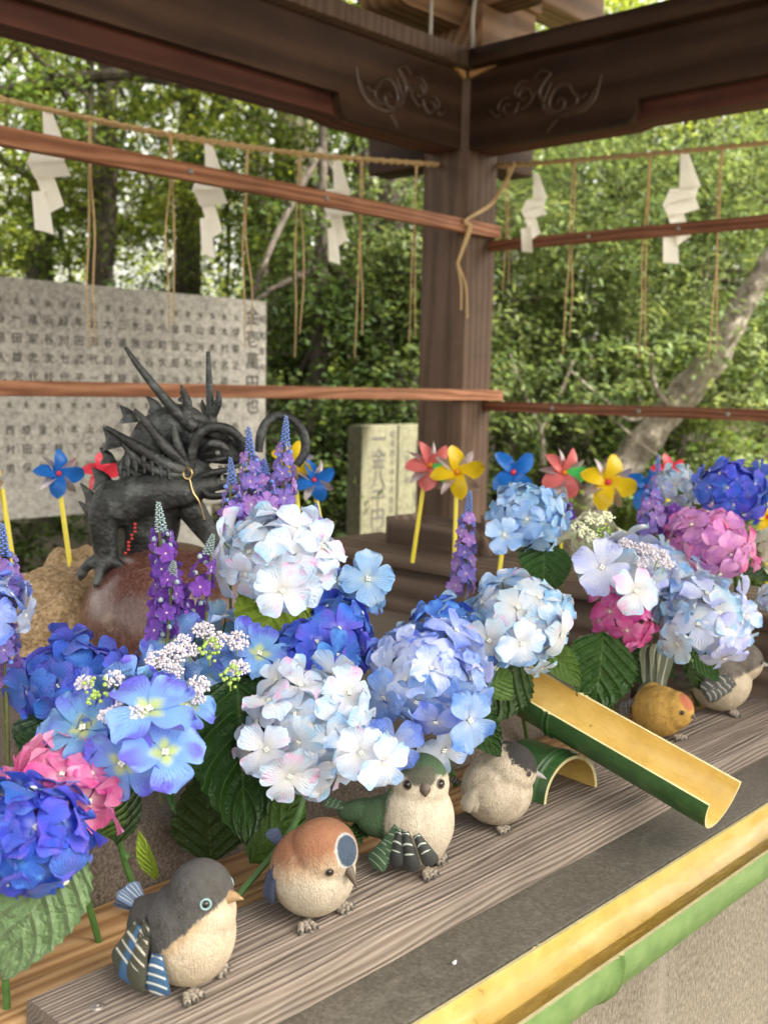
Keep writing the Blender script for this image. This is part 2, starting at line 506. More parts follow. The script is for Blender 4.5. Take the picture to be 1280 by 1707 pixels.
# ================================================================== SETTING: ground and hillside
def build_ground():
    n, m = 90, 90
    xs = np.concatenate([np.linspace(-60, -6, 12), np.linspace(-5, 30, 60), np.linspace(33, 120, 18)])
    ys = xs.copy()
    rng = np.random.default_rng(3)
    vs, fs = [], []
    for y in ys:
        for x in xs:
            d = max(0.0, (x * 0.72 + y * 0.69) - 7.5)
            h = min(0.14 * d, 2.2)
            h += (0.05 * math.sin(x * 1.7 + y) + 0.04 * math.sin(y * 2.3 - x * 0.7)) * min(1, max(0, (abs(x) + abs(y) - 5) / 3))
            vs.append((x, y, h))
    k = len(xs)
    for j in range(k - 1):
        for i in range(k - 1):
            a = j * k + i
            fs.append((a, a + 1, a + k + 1, a + k))
    me = bpy.data.meshes.new('ground')
    me.from_pydata(vs, [], fs)
    me.polygons.foreach_set('use_smooth', [True] * len(me.polygons))
    tag(link('ground', me, mat=MAT['soil']), 'dark wooded hillside rising behind the pavilion', None, None, 'structure')
build_ground()
def ground_z(x, y):
    d = max(0.0, (x * 0.72 + y * 0.69) - 7.5)
    return min(0.14 * d, 2.2)

bm = bmesh.new()
box(bm, (-2.5, -2.2, -0.1), (4.2, 3.25, 0.06), 0.01)
tag(obj('stone_floor', bm, MAT['granite']), 'grey stone floor under the pavilion', None, None, 'structure')

# ================================================================== PAVILION
PX0, PX1, PY0, PY1 = 3.06, 3.272, 2.48, 2.692
pav = thing('pavilion', 'dark timber pavilion with carved beams on a square corner post', 'pavilion', (3.15, 2.57, 0.06))
def world_part(name, bm, mat, parent, smooth=True, angle=35, root=None):
    o = obj(name, bm, mat, None, smooth, angle)
    r = root or parent
    o.parent = parent
    o.matrix_parent_inverse = Matrix.Identity(4)
    off = V(pav.location) if root is None else V(root.location)
    o.data.transform(Matrix.Translation(-off))
    return o

def pav_part(name, bm, mat, parent=None, smooth=True, angle=35):
    o = obj(name, bm, mat, parent or pav, smooth, angle)
    o.data.transform(Matrix.Translation(-V(pav.location)))
    return o

bm = bmesh.new()
c = 0.026
prof = [(PX0 + c, PY0), (PX1 - c, PY0), (PX1, PY0 + c), (PX1, PY1 - c), (PX1 - c, PY1), (PX0 + c, PY1), (PX0, PY1 - c), (PX0, PY0 + c)]
lo = [bm.verts.new((x, y, 0.30)) for x, y in prof]
hi = [bm.verts.new((x, y, 2.50)) for x, y in prof]
for k in range(8): bm.faces.new((lo[k], lo[(k + 1) % 8], hi[(k + 1) % 8], hi[k]))
bm.faces.new(lo[::-1]); bm.faces.new(hi)
pav_part('pillar', bm, MAT['pillar'], smooth=False)
bm = bmesh.new()
box(bm, (PX0 - 0.1, PY0 - 0.1, 0.055), (PX1 + 0.1, PY1 + 0.1, 0.30), 0.02)
pav_part('pillar_base', bm, MAT['granite'])

def slab_poly(bm, poly, axis, a0, a1, mi=0):
    """extrude an outline given along the beam (s, z) from a0 to a1 across it"""
    f0, f1 = [], []
    for s, z in poly:
        f0.append(bm.verts.new((s, a0, z) if axis == 'X' else (a0, s, z)))
        f1.append(bm.verts.new((s, a1, z) if axis == 'X' else (a1, s, z)))
    n = len(poly)
    bm.faces.new(f0); bm.faces.new(f1[::-1])
    for k in range(n): bm.faces.new((f0[k], f1[k], f1[(k + 1) % n], f0[(k + 1) % n]))
    bmesh.ops.recalc_face_normals(bm, faces=bm.faces[:])

ZB, ZT = 2.235, 2.50
def eyebrow(s_end, s_step, s_far, sign):
    """front face of a beam: full depth by the post, then a carved curve up to the moulding line"""
    r = 0.075
    pts = [(s_end, ZT), (s_end, ZB), (s_step + sign * 0.0, ZB)]
    for k in range(9):
        a = k / 8 * PI / 2
        pts.append((s_step + sign * r * 0.55 * math.sin(a), ZB + r * (1 - math.cos(a)) * 0.95))
    pts.append((s_far, ZB + r * 1.05))
    pts.append((s_far, ZT))
    return pts
# left beam (along X): face toward the basin at y = 2.50
bm = bmesh.new()
slab_poly(bm, eyebrow(PX0 - 0.002, 2.50, -1.2, -1), 'X', 2.500, 2.535)
bl = pav_part('beam', bm, MAT['beam_x'], angle=40)
bm = bmesh.new()
slab_poly(bm, [(PX0 - 0.002, ZT), (PX0 - 0.002, ZB), (2.52, ZB), (2.47, ZB + 0.012), (-1.2, ZB + 0.012), (-1.2, ZT)], 'X', 2.5355, 2.64)
pav_part('beam_core', bm, MAT['under_x'], angle=40)
bm = bmesh.new()
slab_poly(bm, eyebrow(PY0 - 0.002, 1.86, -1.6, -1), 'Y', 3.080, 3.115)
br = pav_part('beam', bm, MAT['beam_y'], angle=40)
bm = bmesh.new()
slab_poly(bm, [(PY0 - 0.002, ZT), (PY0 - 0.002, ZB), (1.88, ZB), (1.83, ZB + 0.012), (-1.6, ZB + 0.012), (-1.6, ZT)], 'Y', 3.1155, 3.22)
pav_part('beam_core', bm, MAT['under_y'], angle=40)
# cap plates, set a little proud of the beams
bm = bmesh.new(); box(bm, (-1.2, 2.455, 2.502), (3.055, 2.69, 2.562), 0.006)
pav_part('cap_plate', bm, MAT['pillar'])
bm = bmesh.new(); box(bm, (3.03, -1.6, 2.502), (3.29, 2.453, 2.562), 0.006)
pav_part('cap_plate', bm, MAT['beam_y'])
bm = bmesh.new(); box(bm, (3.057, 2.455, 2.502), (3.27, 2.69, 2.562), 0.006)
pav_part('cap_plate', bm, MAT['pillar'])
# the two tenon noses beyond the post, and thin wedges of fresh wood
bm = bmesh.new(); box(bm, (3.085, 2.694, 2.205), (3.215, 2.98, 2.36), 0.01); pav_part('beam_nose', bm, MAT['beam_y'])
bm = bmesh.new(); box(bm, (3.274, 2.50, 2.205), (3.50, 2.64, 2.36), 0.01); pav_part('beam_nose', bm, MAT['beam_x'])
bm = bmesh.new(); slab_poly(bm, [(3.058, 2.499), (3.005, 2.499), (3.058, 2.474)], 'X', 2.485, 2.4985); pav_part('wedge', bm, MAT['bright_wood'], smooth=False)
bm = bmesh.new(); slab_poly(bm, [(2.478, 2.499), (2.365, 2.499), (2.478, 2.476)], 'Y', 3.066, 3.0785); pav_part('wedge', bm, MAT['bright_wood'], smooth=False)

# carved scrolls on the beam faces, in relief
def scroll(parent, axis, s0, plane, sgn):
    bm = bmesh.new()
    W = lambda s, z: (s0 + sgn * s, plane, ZB + z) if axis == 'X' else (plane, s0 + sgn * s, ZB + z)
    def stroke(pts, r): ctube(bm, [W(*p) for p in pts], [q * 1.15 for q in r], 6, 5)
    stroke([(0.52, 0.165), (0.50, 0.10), (0.455, 0.066), (0.39, 0.058), (0.335, 0.066)], [0.002, 0.006, 0.0105, 0.008, 0.003])
    stroke([(0.47, 0.115), (0.45, 0.105), (0.42, 0.12), (0.40, 0.15), (0.365, 0.158), (0.335, 0.135), (0.325, 0.10), (0.345, 0.075), (0.375, 0.078), (0.385, 0.10), (0.37, 0.115), (0.355, 0.105)], [0.003, 0.004, 0.005, 0.007, 0.008, 0.007, 0.006, 0.006, 0.005, 0.005, 0.004, 0.003])
    stroke([(0.335, 0.066), (0.31, 0.10), (0.285, 0.145), (0.31, 0.185), (0.325, 0.20), (0.29, 0.215), (0.26, 0.195)], [0.004, 0.006, 0.008, 0.007, 0.005, 0.004, 0.002])
    stroke([(0.36, 0.05), (0.335, 0.03), (0.32, 0.012)], [0.005, 0.005, 0.002])
    stroke([(0.26, 0.13), (0.24, 0.165), (0.215, 0.17), (0.20, 0.15), (0.215, 0.135), (0.23, 0.14)], [0.003, 0.006, 0.006, 0.005, 0.004, 0.003])
    stroke([(0.20, 0.13), (0.185, 0.10), (0.155, 0.095), (0.135, 0.115), (0.15, 0.13), (0.165, 0.122)], [0.003, 0.006, 0.006, 0.005, 0.004, 0.003])
    stroke([(0.13, 0.10), (0.10, 0.10), (0.075, 0.125)], [0.005, 0.006, 0.002])
    stroke([(0.50, 0.125), (0.47, 0.085), (0.42, 0.075), (0.37, 0.084)], [0.002, 0.004, 0.005, 0.002])
    stroke([(0.405, 0.135), (0.43, 0.115), (0.43, 0.09), (0.40, 0.075)], [0.003, 0.005, 0.005, 0.002])
    stroke([(0.33, 0.17), (0.315, 0.14), (0.30, 0.105), (0.315, 0.07)], [0.003, 0.005, 0.005, 0.002])
    stroke([(0.27, 0.155), (0.245, 0.12), (0.22, 0.105), (0.195, 0.115)], [0.002, 0.004, 0.004, 0.002])
    stroke([(0.24, 0.19), (0.21, 0.195), (0.185, 0.17), (0.19, 0.145)], [0.002, 0.004, 0.004, 0.002])
    stroke([(0.16, 0.15), (0.135, 0.15), (0.115, 0.13), (0.12, 0.11)], [0.002, 0.004, 0.004, 0.002])
    return pav_part('carving', bm, MAT['carve'], parent)
scroll(bl, 'X', 3.05, 2.4995, -1)
scroll(br, 'Y', 2.47, 3.0795, -1)

# bracket set over the post
bm = bmesh.new(); box(bm, (3.065, 2.425, 2.564), (3.245, 2.64, 2.715), 0.006); pav_part('bracket_block', bm, MAT['roof_x'])
def arm(bm, axis, a0, a1, c0, half, z0, z1):
    r = 0.06
    pts = [(a0, z1), (a0, z0 + r)] + [(a0 + r * (1 - math.cos(k / 5 * PI / 2)) , z0 + r - r * math.sin(k / 5 * PI / 2)) for k in range(1, 6)]
    pts += [(a1 - r * (1 - math.cos(k / 5 * PI / 2)), z0 + r - r * math.sin(k / 5 * PI / 2)) for k in range(5, 0, -1)] + [(a1, z0 + r), (a1, z1)]
    slab_poly(bm, pts, axis, c0 - half, c0 + half)
bm = bmesh.new(); arm(bm, 'X', 2.72, 3.50, 2.60, 0.085, 2.655, 2.80); pav_part('bracket_arm', bm, MAT['roof_x'], angle=40)
bm = bmesh.new(); arm(bm, 'Y', 2.25, 2.51, 3.155, 0.06, 2.717, 2.80); pav_part('bracket_arm', bm, MAT['roof_y'], angle=40)
bm = bmesh.new(); arm(bm, 'Y', 2.69, 2.95, 3.155, 0.06, 2.66, 2.80); pav_part('bracket_arm', bm, MAT['roof_y'], angle=40)
for p in ((2.86, 2.57), (3.44, 2.57), (3.15, 2.29), (3.15, 2.86)):
    bm = bmesh.new(); box(bm, (p[0] - 0.075, p[1] - 0.075, 2.802), (p[0] + 0.075, p[1] + 0.075, 2.85), 0.01)
    pav_part('bracket_block', bm, MAT['roof_x'])
bm = bmesh.new(); box(bm, (-1.4, 2.50, 2.852), (3.95, 2.66, 3.0), 0.008); pav_part('purlin', bm, MAT['roof_x'])
bm = bmesh.new(); box(bm, (3.08, -1.8, 3.002), (3.22, 3.3, 3.14), 0.008); pav_part('purlin', bm, MAT['roof_y'])
# posts between cap plate and purlin, hip rafter, common rafters, boarding
for x in (0.3, 1.45, 2.25):
    bm = bmesh.new(); box(bm, (x - 0.05, 2.53, 2.563), (x + 0.05, 2.61, 2.851), 0.006); pav_part('strut', bm, MAT['roof_x'])
bm = bmesh.new()
tube(bm, [(3.95, 3.37, 2.96), (1.2, 0.62, 3.95)], 0.085, 4); pav_part('hip_rafter', bm, MAT['roof_x'], smooth=False)
RS = 0.34
for i in range(20):
    x = -1.2 + i * 0.235
    y1 = 2.57 - (2.57 - 0.55) * min(1, (3.3 - x) / 2.2) if x > 1.1 else 0.55
    bm = bmesh.new()
    a, b = V((x, 3.45, 2.98 + 0.02)), V((x, max(0.5, y1), 2.98 + 0.02 + RS * (3.45 - max(0.5, y1))))
    if a.y - b.y < 0.4: b = V((x, 2.6, 3.0 + RS * 0.85))
    tube(bm, [a, b], 0.042, 4)
    pav_part('rafter', bm, MAT['roof_y'], smooth=False)
for i in range(19):
    y = -1.4 + i * 0.235
    x1 = 3.15 - 2.02 * min(1, (3.0 - y) / 2.2) if y > 0.8 else 1.13
    bm = bmesh.new()
    a, b = V((4.05, y, 3.10)), V((min(2.9, x1), y, 3.10 + RS * (4.05 - min(2.9, x1))))
    tube(bm, [a, b], 0.042, 4)
    pav_part('rafter', bm, MAT['roof_x'], smooth=False)
def sheet(name, quad, th, mat):
    bm = bmesh.new()
    lo = [bm.verts.new(q) for q in quad]
    hi = [bm.verts.new(V(q) + V((0, 0, th))) for q in quad]
    n = len(quad)
    bm.faces.new(lo[::-1]); bm.faces.new(hi)
    for k in range(n): bm.faces.new((lo[k], lo[(k + 1) % n], hi[(k + 1) % n], hi[k]))
    bmesh.ops.recalc_face_normals(bm, faces=bm.faces[:])
    return pav_part(name, bm, mat, smooth=False)
rz = lambda d: 3.075 + RS * d
sheet('roof_boarding', [(-1.5, 3.5, rz(0)), (4.1, 3.5, rz(0)), (1.15, 0.55, rz(2.95)), (-1.5, 0.55, rz(2.95))], 0.06, MAT['board'])
sheet('roof_boarding', [(4.1, 3.5, rz(0) + .003), (4.1, -2.1, rz(0) + .003), (1.15, -2.1, rz(2.95) + .003), (1.15, 0.55, rz(2.95) + .003)], 0.06, MAT['board'])
sheet('roof_boarding', [(-1.5, 0.53, rz(2.95)), (1.13, 0.53, rz(2.95)), (1.13, -0.35, rz(2.1)), (-1.5, -0.35, rz(2.1))], 0.06, MAT['board'])
# rails nailed across the post
def rail(lo, hi, m, nails, face):
    bm = bmesh.new(); box(bm, lo, hi, 0.003)
    o = pav_part('rail', bm, MAT[m])
    for p in nails:
        bm = bmesh.new(); ball(bm, p, (0.009, 0.009, 0.009), 2)
        pav_part('nail_head', bm, MAT['steel'], o)
rail((-0.9, 2.449, 1.945), (3.245, 2.479, 1.990), 'rail_x', [(x, 2.449, 1.967) for x in (1.85, 2.36)], 'y')
rail((-0.9, 2.449, 1.360), (3.288, 2.479, 1.398), 'rail_x', [], 'y')
rail((3.20, -1.2, 1.900), (3.235, 2.478, 1.936), 'rail_y', [(3.20, y, 1.918) for y in (2.05, 1.72)], 'x')
rail((3.20, -1.2, 1.321), (3.235, 2.478, 1.357), 'rail_y', [(3.20, y, 1.340) for y in (2.17, 1.83, 1.52)], 'x')
# cable on the bracket
bm = bmesh.new()
ctube(bm, [(3.075, 2.47, 2.563), (3.05, 2.452, 2.60), (3.03, 2.44, 2.66), (3.035, 2.432, 2.75), (3.035, 2.432, 2.88)], 0.0075, 8)
pav_part('cable', bm, MAT['cable'])
bm = bmesh.new(); tube(bm, [(2.86, 2.48, 2.563), (2.86, 2.48, 2.70)], 0.006, 8); pav_part('cable', bm, MAT['cable'])

# ================================================================== ROPES, TASSELS, PAPER STREAMERS
rnd = random.Random(5)
def twisted(bm, path, r, turns_per_m=26, strands=2, seg=5):
    sp = smooth_path(path, 14)
    fr = frames(sp)
    L = 0
    ds = [0]
    for a, b in zip(sp, sp[1:]):
        L += (b - a).length; ds.append(L)
    for k in range(strands):
        pts = []
        for p, (x, y), d in zip(sp, fr, ds):
            a = d * turns_per_m * 2 * PI / 2 + 2 * PI * k / strands
            pts.append(p + (x * math.cos(a) + y * math.sin(a)) * r * 0.55)
        tube(bm, pts, r * 0.62, seg)
def tassel(parent, top, length, r=0.0027, lean=(0, 0)):
    bm = bmesh.new()
    top = V(top)
    for k in range(2):
        w = [(rnd.uniform(-1, 1), rnd.uniform(-1, 1)) for _ in range(5)]
        ln = length * (1 - 0.13 * k * rnd.random())
        pts = []
        for i in range(5):
            t = i / 4
            amp = 0.008 * min(1, t * 2)
            sep = 0.0042 * (k * 2 - 1) * (0.35 + t)
            pts.append(top + V((lean[0] * t + w[i][0] * amp + sep, lean[1] * t + w[i][1] * amp - sep, -ln * t)))
        ctube(bm, pts, [r, r, r, r * 0.9, r * 0.6], 5, 5)
    ball(bm, top - V((0, 0, 0.012)), (0.007, 0.007, 0.012), 1)
    return obj('tassel', bm, MAT['straw'], parent)
LR = [(0.6, 2.6, 2.10), (1.0, 2.6, 2.09), (1.384, 2.6, 2.087), (1.896, 2.6, 2.092), (2.388, 2.6, 2.123), (2.72, 2.6, 2.157), (3.055, 2.6, 2.195)]
rope1 = thing('straw_rope', 'thin straw rope strung across the back rail side, paper streamers and tassels on it', 'rope')
bm = bmesh.new(); twisted(bm, LR, 0.0105); obj('twisted_cord', bm, MAT['straw'], rope1)
for p, ln in (((1.637, 2.6, 2.087), .60), ((1.896, 2.6, 2.092), .535), ((2.176, 2.6, 2.110), .60), ((2.388, 2.6, 2.123), .635), ((2.666, 2.6, 2.15), .655), ((2.94, 2.6, 2.18), .62)):
    tassel(rope1, p, ln)
RR = [(3.25, 2.52, 2.212), (3.25, 2.312, 2.197), (3.25, 1.95, 2.177), (3.25, 1.61, 2.160), (3.25, 1.2, 2.150), (3.25, 0.6, 2.16)]
rope2 = thing('straw_rope', 'thin straw rope strung along the right hand side of the dark post', 'rope')
bm = bmesh.new(); twisted(bm, RR, 0.0095); obj('twisted_cord', bm, MAT['straw'], rope2)
for p, ln in (((3.25, 2.43, 2.205), .45), ((3.25, 2.152, 2.188), .66), ((3.25, 1.862, 2.173), .66), ((3.25, 1.613, 2.16), .67)):
    tassel(rope2, p, ln)
knot = thing('tied_cord', 'loose straw cord slung over the rail end in front of the post', 'cord')
bm = bmesh.new()
for s in (0, 0.012):
    ctube(bm, [(3.200,2.367,2.195), (3.19, 2.40 + s, 2.12), (3.16, 2.44, 2.05 + s * .5), (3.021,2.440,1.981), (3.04 + s, 2.438, 1.96), (2.985,2.440,1.830)], 0.0045, 6)
for s in (-0.014, 0.012):
    ctube(bm, [(2.985,2.440,1.834), (3.02 + s, 2.438, 1.76), (3.03 + s * 1.4, 2.438, 1.66 - s)], [0.0045, 0.004, 0.003], 6)
obj('straw_strand', bm, MAT['straw'], knot)

def shide(label, top, sc, sway, tw, fwd=0.0, turn=0.0):
    """paper cut and folded into a zigzag of four leaves, hung by its narrow tail"""
    root = thing('paper_streamer', label, 'paper streamer', top, turn, 'white zigzag paper streamers on the ropes')
    # leaves in the streamer's own plane: x across, z down
    leaves = [[(-.07, 0), (.07, 0), (.34, -.62), (-.04, -.66)],
              [(-.22, -.64), (.33, -.60), (.27, -.84), (-.34, -.93)],
              [(-.33, -.92), (.26, -.80), (.38, -1.04), (-.20, -1.15)],
              [(-.22, -1.12), (.09, -1.09), (.26, -1.52), (.0, -1.68)],
              [(-.30, -1.38), (-.03, -1.32), (.08, -2.0), (-.25, -1.96)]]
    for k, q in enumerate(leaves):
        bm = bmesh.new()
        off = -0.08 * k
        n = 4
        grid = []
        for j in range(n + 1):
            row = []
            for i in range(n + 1):
                u, v = i / n, j / n
                a = V((q[0][0], q[0][1])).lerp(V((q[1][0], q[1][1])), u)
                b = V((q[3][0], q[3][1])).lerp(V((q[2][0], q[2][1])), u)
                p = a.lerp(b, v)
                cy = off * 0.35 + 0.025 * math.sin(u * 2.6 + k) + fwd * p.y * 0.15
                x = p.x * math.cos(tw * k * .3) + sway * p.y * .2
                row.append(bm.verts.new((x * sc, (cy + p.x * math.sin(tw * k * .3)) * sc, p.y * sc)))
            grid.append(row)
        for j in range(n):
            for i in range(n): bm.faces.new((grid[j][i], grid[j][i + 1], grid[j + 1][i + 1], grid[j + 1][i]))
        bmesh.ops.solidify(bm, geom=bm.faces[:], thickness=0.0006)
        obj('paper_leaf', bm, MAT['paper'], root, angle=60)
shide('white zigzag paper streamer hanging left of all the others', ((1.511,2.600,2.093)), 0.1596, 0.05, 0.1, turn=-0.2)
shide('white zigzag paper streamer hanging above the middle of the stone slab', ((2.025,2.600,2.106)), 0.1708, -0.06, 0.2, turn=-0.1)
shide('white zigzag paper streamer hanging nearest the left side of the post', ((2.546,2.600,2.145)), 0.1752, 0.0, 0.2, turn=-0.2)
shide('small white zigzag paper streamer hanging just right of the post', ((3.170,2.254,2.141)), 0.1341, 0.12, -0.2, turn=-1.2)
shide('white zigzag paper streamer on the right rope, crossing the upper rail', ((3.250,1.741,2.162)), 0.1754, 0.1, -0.3, turn=-1.25)

# ================================================================== STONE SLAB WITH NAMES, STONE POSTS
def glyphs(text, size, mat, name, parent, loc, rz=0, spacing=1.12, depth=0.0015):
    """one vertical line of characters"""
    bm = bmesh.new()
    for k, ch in enumerate(text):
        if ch == ' ': continue
        cu = bpy.data.curves.new('t', 'FONT')
        cu.body = ch
        cu.size = size
        cu.resolution_u = 2
        cu.align_x = 'CENTER'
        o = bpy.data.objects.new('t', cu)
        COL.objects.link(o)
        dg = bpy.context.evaluated_depsgraph_get()
        me = bpy.data.meshes.new_from_object(o.evaluated_get(dg))
        bpy.data.objects.remove(o); bpy.data.curves.remove(cu)
        me.transform(Matrix.Translation((0, 0, -k * size * spacing - size)) @ Matrix.Rotation(PI / 2, 4, 'X'))
        bm.from_mesh(me)
        bpy.data.meshes.remove(me)
    ob = obj(name, bm, mat, parent, smooth=False)
    ob.location = loc
    ob.rotation_euler = (0, 0, rz)
    return ob
slab = thing('stone_slab', 'wide grey stone slab carved with rows of black characters behind the dragon', 'stone slab', (2.3, 3.66, 0.0))
SX0, SX1, SZ0, SZ1 = 0.55, 3.125, 0.90, 1.755
bm = bmesh.new()
box(bm, (SX0 - 2.3, -0.06, SZ0), (SX1 - 2.3, 0.08, SZ1), 0.006)
obj('face_slab', bm, MAT['slab'], slab)
for x in (0.9, 2.75):
    bm = bmesh.new(); box(bm, (x - 2.3 - 0.09, -0.05, 0.0), (x - 2.3 + 0.09, 0.07, SZ0 - 0.002), 0.008)
    obj('support', bm, MAT['slab'], slab)
upper = ['伊藤正一', '木村武雄', '青木村仁', '山河大之', '井上和夫', '金田田六', '小町久子', '山北谷隆', '水原四弘', '三浦良隆', '大谷四郎', '公田代一', '年田武子', '緑川七代', '浜谷次枝', '福家忠代', '一田雄志', '谷原久志', '杉代道東', '川川道麻', '古木清子', '森本仁美', '中山三郎', '石井文夫']
lower = ['鈴木一', '田馬太', '谷網次', '長谷郎', '千早子', '伊藤三', '石川士', '明和夫', '互井正', '川上進', '大森英', '山口実', '木下章', '小林茂', '金子功', '原田保', '西村勇', '北川稔', '東山清', '南部弘']
glyphs('金壱萬円也', 0.078, MAT['ink'], 'inscription', slab, (3.055 - 2.3 - 0.01, -0.0625, 1.735), spacing=1.2)
glyphs('昭和年月', 0.036, MAT['ink'], 'inscription', slab, (3.10 - 2.3, -0.0625, 1.70), spacing=1.9)
for k, nm in enumerate(upper):
    x = 2.955 - 2.3 - k * 0.062
    glyphs('金', 0.026, MAT['ink'], 'inscription', slab, (x, -0.0625, 1.692))
    glyphs(nm, 0.040, MAT['ink'], 'inscription', slab, (x, -0.0625, 1.640), spacing=1.70)
for k, nm in enumerate(lower):
    x = 2.955 - 2.3 - k * 0.064 - (0 if k else 0)
    glyphs('金', 0.024, MAT['ink'], 'inscription', slab, (x, -0.0625, 1.325))
    glyphs(nm, 0.038, MAT['ink'], 'inscription', slab, (x, -0.0625, 1.245), spacing=1.8)
post = thing('stone_post', 'pale yellow stone post with a column of black characters left of the pillar', 'stone post', (3.535, 3.42, 0))
bm = bmesh.new(); box(bm, (-0.118, -0.12, 0), (0.113, -0.03, 1.231), 0.006); obj('shaft', bm, MAT['post'], post)
glyphs('一金八千円也', 0.098, MAT['ink'], 'inscription', post, (-0.01, -0.1225, 1.235), spacing=0.90)
glyphs('昭和四十年十月吉日', 0.034, MAT['ink'], 'inscription', post, (0.08, -0.1225, 1.215), spacing=1.25)
glyphs('奉納', 0.045, MAT['ink'], 'inscription', post, (-0.02, -0.1225, 0.70), spacing=1.15)
post2 = thing('stone_post', 'second yellow stone post, half hidden behind the dark pillar', 'stone post', (3.773, 3.42, 0))
bm = bmesh.new(); box(bm, (-0.115, -0.118, 0), (0.115, -0.03, 1.232), 0.006); obj('shaft', bm, MAT['post'], post2)
glyphs('金五千円', 0.075, MAT['ink'], 'inscription', post2, (0.03, -0.1205, 1.19), spacing=1.1)
glyphs('氏子中', 0.036, MAT['ink'], 'inscription', post2, (-0.055, -0.1205, 1.10), spacing=1.4)

# ================================================================== WOODEN STAND BEHIND THE BASIN
st = thing('wooden_stand', 'brown wooden stand with a flat top board behind the flowers, before the post', 'stand', (1.85, 1.5, 0.06))
def st_part(name, lo, hi, m='bench', bev=0.004):
    bm = bmesh.new(); box(bm, V(lo) - V(st.location), V(hi) - V(st.location), bev)
    return obj(name, bm, MAT[m], st)
st_part('top_board', (1.80, 0.55, 0.995), (2.06, 1.92, 1.025))
st_part('front_panel', (1.83, 0.58, 0.70), (1.85, 1.88, 0.993))
for y in (0.66, 1.84): st_part('leg', (1.855, y - 0.035, 0.062), (1.925, y + 0.035, 0.993))
box_t = thing('wooden_box', 'small dark wooden box on the stand beside the post', 'box', (1.98, 1.62, 1.0255))
for nm, lo, hi in (('end_panel', (-0.06, -0.15, 0), (0.06, -0.138, 0.095)), ('end_panel', (-0.06, 0.138, 0), (0.06, 0.15, 0.065)), ('side_panel', (-0.06, -0.137, 0), (-0.05, 0.137, 0.06)), ('side_panel', (0.05, -0.137, 0), (0.06, 0.137, 0.06)), ('bottom_panel', (-0.049, -0.137, 0), (0.049, 0.137, 0.01))):
    bm = bmesh.new(); box(bm, lo, hi, 0.002); obj(nm, bm, MAT['bench'], box_t)
deck = thing('wooden_bench', 'low dark wooden bench under the stone slab at the left', 'bench', (0.9, 2.35, 0.06))
for k in range(3):
    bm = bmesh.new(); box(bm, (-2.2, -0.2 + k * 0.14, 0.74), (1.1, -0.066 + k * 0.14, 0.775), 0.004); obj('seat_plank', bm, MAT['roof_x'], deck)
for x in (-1.2, 0.0, 1.0):
    bm = bmesh.new(); box(bm, (x - 0.04, -0.15, 0.0), (x + 0.04, 0.16, 0.738), 0.004); obj('leg', bm, MAT['pillar'], deck)

# ================================================================== STONE BASIN, BOARDS, GUTTER
bas = thing('stone_basin', 'grey stone water basin with a dark slate rim under the plank', 'basin', (1.3, 1.3, 0.06))
def bas_part(name, lo, hi, m, bev=0.006):
    bm = bmesh.new(); box(bm, V(lo) - V(bas.location), V(hi) - V(bas.location), bev)
    return obj(name, bm, MAT[m], bas)
bas_part('front_wall', (-0.6, 0.604, 0.0602), (3.0, 0.86, 0.80), 'granite')
bas_part('slate_rim', (-0.6, 0.597, 0.802), (3.0, 0.86, 0.838), 'slate', 0.003)
bas_part('inner_floor', (-0.6, 0.862, 0.0602), (3.0, 2.0, 0.78), 'brown_granite')
blk = thing('granite_block', 'rough brown granite block behind the flower stems', 'stone block', (1.0, 1.45, 0.781))
bm = bmesh.new(); box(bm, (-1.5, -0.482, 0), (0.72, 0.5, 0.139), 0.012); obj('rough_block', bm, MAT['brown_granite'], blk)
b2 = thing('new_board', 'fresh ochre board the flower stems are stuck into', 'board', (1.2, 0.92, 0.781))
bm = bmesh.new(); box(bm, (-1.6, -0.043, 0.0), (1.6, 0.0465, 0.064), 0.003); obj('plank_body', bm, MAT['newboard'], b2)
b3 = thing('new_board', 'narrow ochre board between the grey plank and the stems', 'board', (1.2, 0.846, 0.8385))
bm = bmesh.new(); box(bm, (-1.6, -0.0235, 0.0), (1.6, 0.0285, 0.0135), 0.002); obj('plank_body', bm, MAT['newboard'], b3)
pl = thing('grey_plank', 'weathered grey plank with raised grain that the birds sit on', 'plank', (0.446, 0.748, 0.8385))
bm = bmesh.new()
n = 46
prof = []
for k in range(n + 1):
    y = -0.0725 + 0.145 * k / n
    f = (1 - k / n)
    g = 0.0012 * math.sin(y * (700 + 500 * f) + 1.5 * math.sin(y * 90)) * (0.35 + 0.65 * f)
    prof.append((y, 0.0315 + g - (0.004 if k in (0, n) else 0)))
ringA = [bm.verts.new((0, y, z)) for y, z in prof] + [bm.verts.new((0, prof[-1][0], 0)), bm.verts.new((0, prof[0][0], 0))]
ringB = [bm.verts.new((1.75, v.co.y, v.co.z)) for v in ringA]
m_ = len(ringA)
for k in range(m_): bm.faces.new((ringA[k], ringB[k], ringB[(k + 1) % m_], ringA[(k + 1) % m_]))
bm.faces.new(ringA); bm.faces.new(ringB[::-1])
bmesh.ops.recalc_face_normals(bm, faces=bm.faces[:])
po = obj('plank_body', bm, MAT['plank'], pl, angle=40)
bm = bmesh.new(); ball(bm, (0.035, 0.018, 0.0315), (0.0065, 0.0065, 0.0022), 2); ball(bm, (0.035, 0.018, 0.0335), (0.003, 0.003, 0.001), 1)
obj('screw_head', bm, MAT['steel'], pl)

